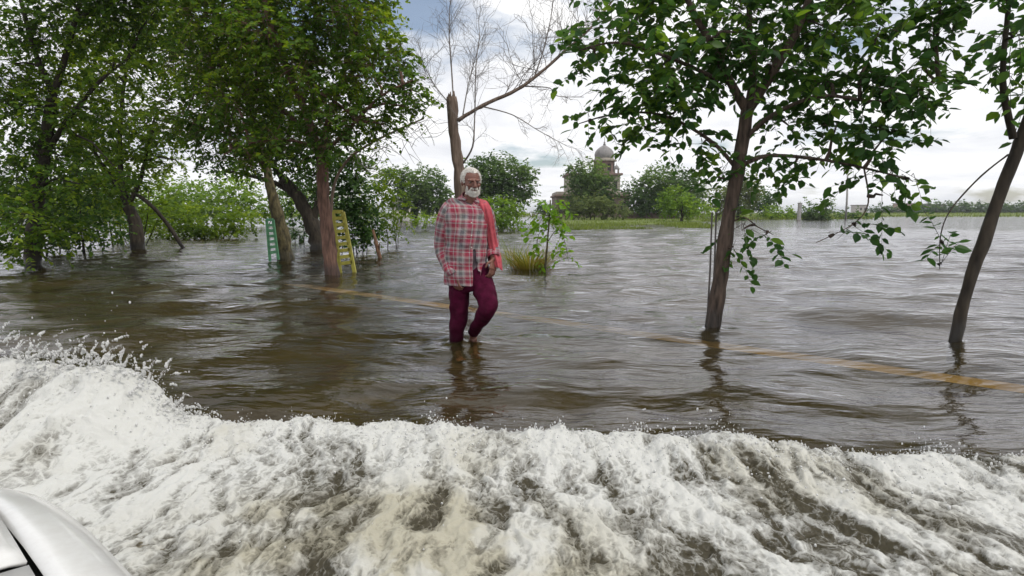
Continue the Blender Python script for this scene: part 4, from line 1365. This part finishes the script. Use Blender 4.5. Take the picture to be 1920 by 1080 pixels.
def plaid():
    m, n, l, b = mat('plaid_cotton')
    uv = n.new('ShaderNodeUVMap'); uv.uv_map = 'cloth'
    sp = n.new('ShaderNodeSeparateXYZ'); l.new(uv.outputs[0], sp.inputs[0])
    def stripes(sock, period, stops, off=0.0):
        d = n.new('ShaderNodeMath'); d.operation = 'DIVIDE'; d.inputs[1].default_value = period; l.new(sock, d.inputs[0])
        a = n.new('ShaderNodeMath'); a.operation = 'ADD'; a.inputs[1].default_value = off; l.new(d.outputs[0], a.inputs[0])
        fr = n.new('ShaderNodeMath'); fr.operation = 'FRACT'; l.new(a.outputs[0], fr.inputs[0])
        r = ramp(n, stops); r.color_ramp.interpolation = 'CONSTANT'; l.new(fr.outputs[0], r.inputs['Fac'])
        return r.outputs[0]
    RED = (0.34, 0.05, 0.085); PINK = (0.44, 0.22, 0.245); WH = (0.40, 0.37, 0.365); GR = (0.15, 0.145, 0.155); DK = (0.11, 0.09, 0.10)
    st = [(0, RED), (.22, PINK), (.30, WH), (.42, GR), (.64, WH), (.74, PINK), (.82, RED), (.93, WH)]
    a = stripes(sp.outputs['X'], .115, st, .15); c = stripes(sp.outputs['Y'], .115, st)
    mx = n.new('ShaderNodeMix'); mx.data_type = 'RGBA'; mx.inputs['Factor'].default_value = .5
    l.new(a, mx.inputs['A']); l.new(c, mx.inputs['B'])
    t = n.new('ShaderNodeTexNoise'); t.inputs['Scale'].default_value = 17; t.inputs['Detail'].default_value = 6; t.inputs['Distortion'].default_value = 1.2
    tcx = n.new('ShaderNodeTexCoord'); l.new(tcx.outputs['Object'], t.inputs['Vector'])
    m2 = n.new('ShaderNodeMix'); m2.data_type = 'RGBA'; m2.blend_type = 'MULTIPLY'; m2.inputs['Factor'].default_value = .3
    l.new(mx.outputs['Result'], m2.inputs['A']); l.new(t.outputs['Color'], m2.inputs['B'])
    l.new(m2.outputs['Result'], b.inputs['Base Color'])
    bp = n.new('ShaderNodeBump'); bp.inputs['Strength'].default_value = .5; bp.inputs['Distance'].default_value = .02
    l.new(t.outputs['Fac'], bp.inputs['Height']); l.new(bp.outputs[0], b.inputs['Normal'])
    b.inputs['Roughness'].default_value = .9; b.inputs['Specular IOR Level'].default_value = .2
    return m


def man():
    base = ground(870, 647); base.z = -0.13
    root = empty('person', base)
    tag(root, 'white-bearded person in red plaid shirt and maroon trousers wading toward the camera', 'person')
    skin = noisy_mat('skin', (0.145, 0.060, 0.042), (0.23, 0.10, 0.072), 14, .55, .15, 5)
    skin.node_tree.nodes['Principled BSDF'].inputs['Subsurface Weight'].default_value = .08
    skin.node_tree.nodes['Principled BSDF'].inputs['Subsurface Radius'].default_value = (.02, .008, .004)
    # ---- body: one continuous mesh, grown from overlapping limbs and fused
    bm = bmesh.new()
    def cap(a, b, ra, rb):
        a, b = Vector(a), Vector(b)
        n_ = 6
        for i in range(n_ + 1):
            t = i / n_
            r_ = ra + (rb - ra) * t
            mt = Matrix.Translation(a.lerp(b, t)) @ Matrix.Diagonal((r_, r_, r_, 1))
            bmesh.ops.create_icosphere(bm, subdivisions=2, radius=1, matrix=mt)
    def ell(c, s, rot=None, sub=3):
        mt = Matrix.Translation(c) @ (rot.to_4x4() if rot is not None else Matrix.Identity(4)) @ Matrix.Diagonal((*s, 1))
        bmesh.ops.create_icosphere(bm, subdivisions=sub, radius=1, matrix=mt)
    # torso, neck
    ell(P(876, 415), (.165, .105, .16)); ell(P(876, 470), (.145, .10, .16)); ell(P(880, 512), (.15, .105, .11))
    cap(P(843, 393), P(908, 393), .06, .06)
    cap(P(879, 392), P(882, 368, -.02), .060, .056)
    # legs
    cap(P(863, 525), P(860, 580, -.03), .075, .055); cap(P(860, 580, -.03), P(856, 644), .052, .034)
    ak = P(856, 644); ank = Vector((ak.x, ak.y, -0.06))
    cap(ak, ank, .034, .036)
    def foot(a, fwdv, down):
        toe = a + fwdv * .17 + Vector((0, 0, -down))
        heel = a - fwdv * .045 + Vector((0, 0, -down + .005))
        cap(heel, toe, .034, .026)
        cap(a, a + fwdv * .10 + Vector((0, 0, -down + .01)), .038, .030)
        sdx = fwdv.cross(Vector((0, 0, 1)))
        for q in range(5):
            cap(toe + sdx * (.034 - q * .017), toe + sdx * (.036 - q * .018) + fwdv * (.05 - .005 * q), .012 - .001 * q, .009 - .0008 * q)
    foot(ank, Vector((.3, -.95, 0)).normalized(), .035)
    cap(P(900, 522), P(915, 573, -.20), .075, .052); cap(P(915, 573, -.20), P(887, 629, .06), .050, .032)
    a2 = P(887, 634, .08)
    f2 = Vector((.15, -.55, -.82)).normalized()
    cap(a2, a2 + f2 * .05, .036, .033); cap(a2 + Vector((0, .03, 0)), a2 + f2 * .16, .034, .026)
    sdx = f2.cross(Vector((0, 1, 0))).normalized()
    for q in range(5):
        t0 = a2 + f2 * .15 + sdx * (.032 - q * .016)
        cap(t0, t0 + f2 * (.05 - .005 * q), .012 - .001 * q, .009)
    # arms
    cap(P(840, 397), P(832, 462, .03), .052, .042); cap(P(832, 462, .03), P(850, 511, -.10), .040, .027)
    cap(P(909, 397), P(919, 447, .05), .052, .042); cap(P(919, 447, .05), P(925, 486, -.06), .040, .027)
    def hand(w, d, side, palmn, curl):
        """w wrist, d towards the knuckles, side towards the thumb, palmn out of the palm"""
        d = d.normalized(); side = (side - d * side.dot(d)).normalized(); pn = d.cross(side).normalized()
        if pn.dot(palmn) < 0: pn = -pn
        for q in range(-2, 3):
            cap(w + side * q * .007, w + d * .085 + side * q * .0165, .013, .0125)
        for q in range(4):
            kx = w + d * .086 + side * (.030 - q * .020)
            L = (.043, .048, .045, .034)[q]
            dd = d.copy(); p = kx
            for s in range(3):
                ang = curl * (0.5 + .35 * s)
                dd = (d * math.cos(ang * (s + 1) * .6) + pn * math.sin(ang * (s + 1) * .6)).normalized()
                p2 = p + dd * L * (1, .62, .5)[s]
                cap(p, p2, .0095 - .001 * s, .0088 - .001 * s); p = p2
        t0 = w + d * .025 + side * .030
        t1 = t0 + (d * .6 + side * .7 + pn * .25).normalized() * .042
        t2 = t1 + (d * .9 + side * .15 + pn * .3).normalized() * .034
        cap(t0, t1, .013, .0105); cap(t1, t2, .0105, .0085)
    hand(P(850, 511, -.10), Vector((.22, -.35, -.9)), Vector((.7, -.7, 0)), Vector((.5, .7, 0)), .75)
    hand(P(925, 486, -.06), Vector((-.05, -.35, -.93)), Vector((-.6, -.8, 0)), Vector((-.7, .6, 0)), .7)
    # head, turned to his left and slightly down
    hc = P(884, 341, -.03)
    HR = Matrix.Rotation(R(20), 3, 'Z') @ Matrix.Rotation(R(8), 3, 'X')
    def H(x, y, z): return hc + HR @ Vector((x, y, z))         # -y is the face
    ell(H(0, .018, .025), (.074, .092, .085), HR); ell(H(0, -.018, -.02), (.062, .072, .085), HR)
    ell(H(0, -.035, -.07), (.046, .048, .036), HR)
    cap(H(0, -.10, .012), H(0, -.115, -.028), .009, .0155)      # nose
    ell(H(-.014, -.103, -.031), (.010, .011, .009), HR, 2); ell(H(.014, -.103, -.031), (.010, .011, .009), HR, 2)
    for sx in (-1, 1):
        ell(H(sx * .030, -.079, .020), (.027, .018, .010), HR, 2)     # brow ridge
        ell(H(sx * .040, -.066, -.022), (.020, .018, .015), HR, 2)    # cheekbone
        ell(H(sx * .075, .012, -.005), (.011, .022, .034), HR @ Matrix.Rotation(R(-12 * sx), 3, 'Z'), 2)
    cap(H(-.02, -.088, -.058), H(.02, -.088, -.058), .008, .008)      # lower lip
    me = bpy.data.meshes.new('body'); bm.to_mesh(me); bm.free()
    o = bpy.data.objects.new('body', me); col.objects.link(o)
    rm = o.modifiers.new('fuse', 'REMESH'); rm.mode = 'VOXEL'; rm.voxel_size = .0042; rm.use_smooth_shade = True
    sm = o.modifiers.new('smooth', 'SMOOTH'); sm.iterations = 3; sm.factor = .5
    dg = bpy.context.evaluated_depsgraph_get()
    me2 = bpy.data.meshes.new_from_object(o.evaluated_get(dg))
    bpy.data.objects.remove(o)
    me2.name = 'body'; me2.materials.clear(); me2.materials.append(skin)
    me2.polygons.foreach_set('use_smooth', [True] * len(me2.polygons))
    bo = bpy.data.objects.new('body', me2); col.objects.link(bo); bo.parent = root; bo.location = -base
    # eyes
    m, n, l, b = mat('eye_white'); b.inputs['Base Color'].default_value = (.26, .21, .18, 1); b.inputs['Roughness'].default_value = .2; ew = m
    m, n, l, b = mat('iris'); b.inputs['Base Color'].default_value = (.015, .01, .008, 1); b.inputs['Roughness'].default_value = .15; ir = m
    for sx in (-1, 1):
        c = H(sx * .030, -.0735, .003)
        eb = bmesh.new(); bmesh.ops.create_icosphere(eb, subdivisions=3, radius=.0105, matrix=Matrix.Translation(c - base))
        me = bpy.data.meshes.new('eye'); eb.to_mesh(me); eb.free(); me.materials.append(ew)
        eo = bpy.data.objects.new('eye', me); col.objects.link(eo); eo.parent = root
        eb = bmesh.new(); bmesh.ops.create_icosphere(eb, subdivisions=2, radius=.0062, matrix=Matrix.Translation(c - base + HR @ Vector((0, -.0058, -.001))))
        me = bpy.data.meshes.new('iris'); eb.to_mesh(me); eb.free(); me.materials.append(ir)
        io = bpy.data.objects.new('iris', me); col.objects.link(io); io.parent = eo
    # hair, beard, brows: strands rooted on the head
    hairm = noisy_mat('white_hair', (0.70, 0.67, 0.62), (0.85, 0.83, 0.79), 40, .7, 0)
    r = np.random.default_rng(8)
    def strands(name, fn, count, L, w):
        V = []; Fc = []
        made = 0
        while made < count:
            s = fn()
            if s is None: continue
            p, d = s
            d = (HR @ Vector(d)).normalized(); p = H(*p)
            side = d.cross(Vector(r.normal(0, 1, 3))).normalized() * w
            l_ = L * r.uniform(.6, 1.3); bend = Vector((r.normal(0, .25), r.normal(0, .25), -.35))
            q1 = p + d * l_ * .5 + bend * l_ * .12; q2 = p + d * l_ + bend * l_ * .5
            b_ = len(V)
            for q, t in ((p - d * .004, 1.2), (q1, 1), (q2, .3)):
                V += [tuple(q - side * t), tuple(q + side * t)]
            Fc += [(b_, b_ + 1, b_ + 3, b_ + 2), (b_ + 2, b_ + 3, b_ + 5, b_ + 4)]
            made += 1
        return mesh_np(name, V, Fc, hairm, root)
    def scalp():
        u = r.normal(size=3); u /= np.linalg.norm(u)
        # hairline: bare forehead and face
        if u[2] < -.35 or (u[1] < -.45 and u[2] < .62): return None
        if u[1] < -.1 and u[2] < .1 and abs(u[0]) < .8: return None
        p = (u[0] * .075, .018 + u[1] * .093, .025 + u[2] * .087)
        return p, (u[0] * .7, u[1] * .5 + .55, u[2] * .5 - .1)
    strands('hair', scalp, 4200, .017, .0014)
    def beard():
        x = r.uniform(-.062, .062); z = r.uniform(-.118, -.030)
        chin = (x / .050) ** 2 + ((z + .080) / .030) ** 2
        jaw = abs(abs(x) - .056) < .008 and z > -.09
        tash = abs(x) < .034 and abs(z + .043 + abs(x) * .22) < .007 and abs(x) > .003
        e = 1 + r.normal(0, .16)
        if not (chin < e or (jaw and r.random() < .5) or tash): return None
        if abs(x) < .023 and -.068 < z < -.050 - abs(x) * .2: return None
        if not tash and z > -.060 and abs(x) < .036: return None
        y = -.093 + 11.0 * x * x + .25 * max(0, -.075 - z)
        return (x, y, z), (x * 6, -.45, -.95)
    strands('beard', beard, 2000, .010, .0010)
    def brow():
        x = r.uniform(.012, .05) * (1 if r.random() < .5 else -1)
        return (x, -.086 + 5 * x * x, .022 + r.normal(0, .003)), (x * 10, -.6, .1)
    strands('eyebrows', brow, 70, .009, .0009)
    # ---- clothes
    pl = plaid()
    tors = dense([(880, 371, 17, .070, .0), (879, 379, 25, .085, .01), (877, 386, 39, .105, .01), (876, 400, 43, .128, 0), (875, 430, 41, .138, -.01),
                  (874, 465, 38, .135, -.01), (873, 500, 38, .14, -.01), (873, 533, 39, .145, -.01)], 6)
    def opening(t, a):
        # front of the shirt hangs open below the chest on his left
        x = math.cos(a); front = math.sin(a) > 0
        if not front: return False
        c0 = 0.40; half = 0.02 + max(0, (t - .70)) * 0.75
        if t < .16: return abs(x - .12) < .34 * (1 - t / .16) + .05
        return t > .70 and abs(x - (c0 + half * .8)) < half
    s1 = loft_px(tors, 48, .017, 1.0, skip=opening)
    sl_r = loft_px(dense([(851, 390, 16, .075, 0), (841, 400, 18, .078, 0), (834, 430, 17, .072, .01), (831, 462, 16, .068, .03), (838, 488, 14, .058, -.03), (849, 510, 11.5, .046, -.10), (851, 514, 11, .044, -.11)], 5), 24, .010, 5.0)
    sl_l = loft_px(dense([(899, 390, 16, .075, 0), (909, 402, 16, .074, 0), (916, 430, 15, .068, .03), (920, 450, 14, .062, .05), (924, 470, 12.5, .052, 0), (926, 484, 12, .048, -.05)], 5), 24, .010, 9.0)
    shirt = cloth('shirt', [s1, sl_r, sl_l], pl, root, .004)
    # collar
    colr = loft_px(dense([(881, 366, 14, .064, -.01), (880, 371, 17, .072, 0), (879, 378, 24, .088, 0)], 3), 32, .003, 3.0, skip=lambda t, a: math.sin(a) > 0 and abs(math.cos(a) - .15) < .38)
    cloth('collar', [colr], pl, shirt if False else root, .005)
    btn = MB()
    m, n, l, b = mat('button'); b.inputs['Base Color'].default_value = (.6, .57, .5, 1)
    for py in (418, 442, 464):
        c = P(884, py, -.155)
        MB().tube([c, c + Vector((0, -.004, 0))], [.006, .006], 10).build('button', m, root)
    under = noisy_mat('dark_vest', (0.075, 0.055, 0.065), (0.14, 0.11, 0.125), 20, .95, .2)
    v1 = loft_px(dense([(880, 378, 19, .070, .0), (878, 388, 34, .10, .005), (877, 410, 37, .118, 0), (877, 450, 35, .120, -.005), (878, 490, 34, .122, -.005), (879, 514, 34, .122, -.005)], 4), 36, .005, 13.0)
    cloth('vest', [v1], under, root, .003)
    tm = noisy_mat('maroon_cotton', (0.04, 0.003, 0.014), (0.078, 0.006, 0.028), 18, .9, .35, wet=.3)
    pel = loft_px(dense([(880, 494, 35, .122, 0), (881, 510, 37.5, .130, 0), (881, 528, 39, .132, -.005), (880, 540, 37, .118, -.01), (881, 545, 33, .09, -.01)], 4), 36, .006, 17.0)
    leg1 = loft_px(dense([(862, 522, 21, .115, 0), (860, 545, 17.5, .10, -.01), (860, 575, 16.5, .09, -.02), (859, 600, 15, .082, -.01), (856, 625, 13, .075, 0), (855, 642, 10, .062, 0), (856, 662, 10, .06, 0)], 6), 28, .012, 21.0)
    leg2 = loft_px(dense([(900, 520, 21, .115, 0), (907, 542, 19.5, .108, -.06), (914, 562, 17.5, .094, -.15), (916, 576, 15.5, .082, -.20), (907, 592, 14, .072, -.12), (897, 606, 11.5, .062, -.03), (888, 623, 9.5, .054, .05)], 6), 28, .012, 25.0)
    tm.node_tree.nodes['Principled BSDF'].inputs['Specular IOR Level'].default_value = .1
    cloth('trousers', [pel, leg1, leg2], tm, root, .004)
    # red cloth over his left shoulder and arm
    rc = noisy_mat('red_cloth', (0.36, 0.045, 0.065), (0.52, 0.10, 0.12), 22, .9, .3)
    path = [(898, 374, .10, 10), (901, 374, .02, 12), (907, 385, -.09, 13), (913, 405, -.10, 12), (918, 430, -.075, 11), (923, 455, -.05, 11), (929, 478, -.075, 11), (935, 502, -.10, 7)]
    V = []; UV = []; Fc = []
    A = dense([(a, b, d, w) for a, b, d, w in path], 5); nn = 12
    for i, (px, py, dd, w) in enumerate(A):
        for j in range(nn):
            t = j / (nn - 1) * 2 - 1
            fold = .012 * math.sin(t * 9 + i * .15) + .006 * math.sin(t * 17 + 2)
            V.append(P(px + t * w, py + abs(t) * 3 + 4 * t * (i / len(A)) , dd + .05 * t * t + fold + (.02 if i < 6 else 0)))
            UV.append((t, i / len(A)))
    for i in range(len(A) - 1):
        for j in range(nn - 1):
            Fc.append((i * nn + j, i * nn + j + 1, (i + 1) * nn + j + 1, (i + 1) * nn + j))
    cloth('shoulder_cloth', [(V, UV, Fc)], rc, root, .004)
    return root


man()

# ---------------------------------------------------------------- damp air over the flooded fields
hz = MB().box((0, 2000, 7.0), (8400, 4300, 17.0))
hm = bpy.data.materials.new('haze'); hm.use_nodes = True
hn, hl = hm.node_tree.nodes, hm.node_tree.links
hn.remove(hn['Principled BSDF'])
pv = hn.new('ShaderNodeVolumePrincipled')
pv.inputs['Color'].default_value = (0.90, 0.93, 0.97, 1); pv.inputs['Density'].default_value = 0.0004; pv.inputs['Anisotropy'].default_value = 0.2
hl.new(pv.outputs[0], hn['Material Output'].inputs['Volume'])
tag(hz.build('haze', hm, None, smooth=False), 'thin pale damp haze over the flooded fields', 'haze', kind='stuff')
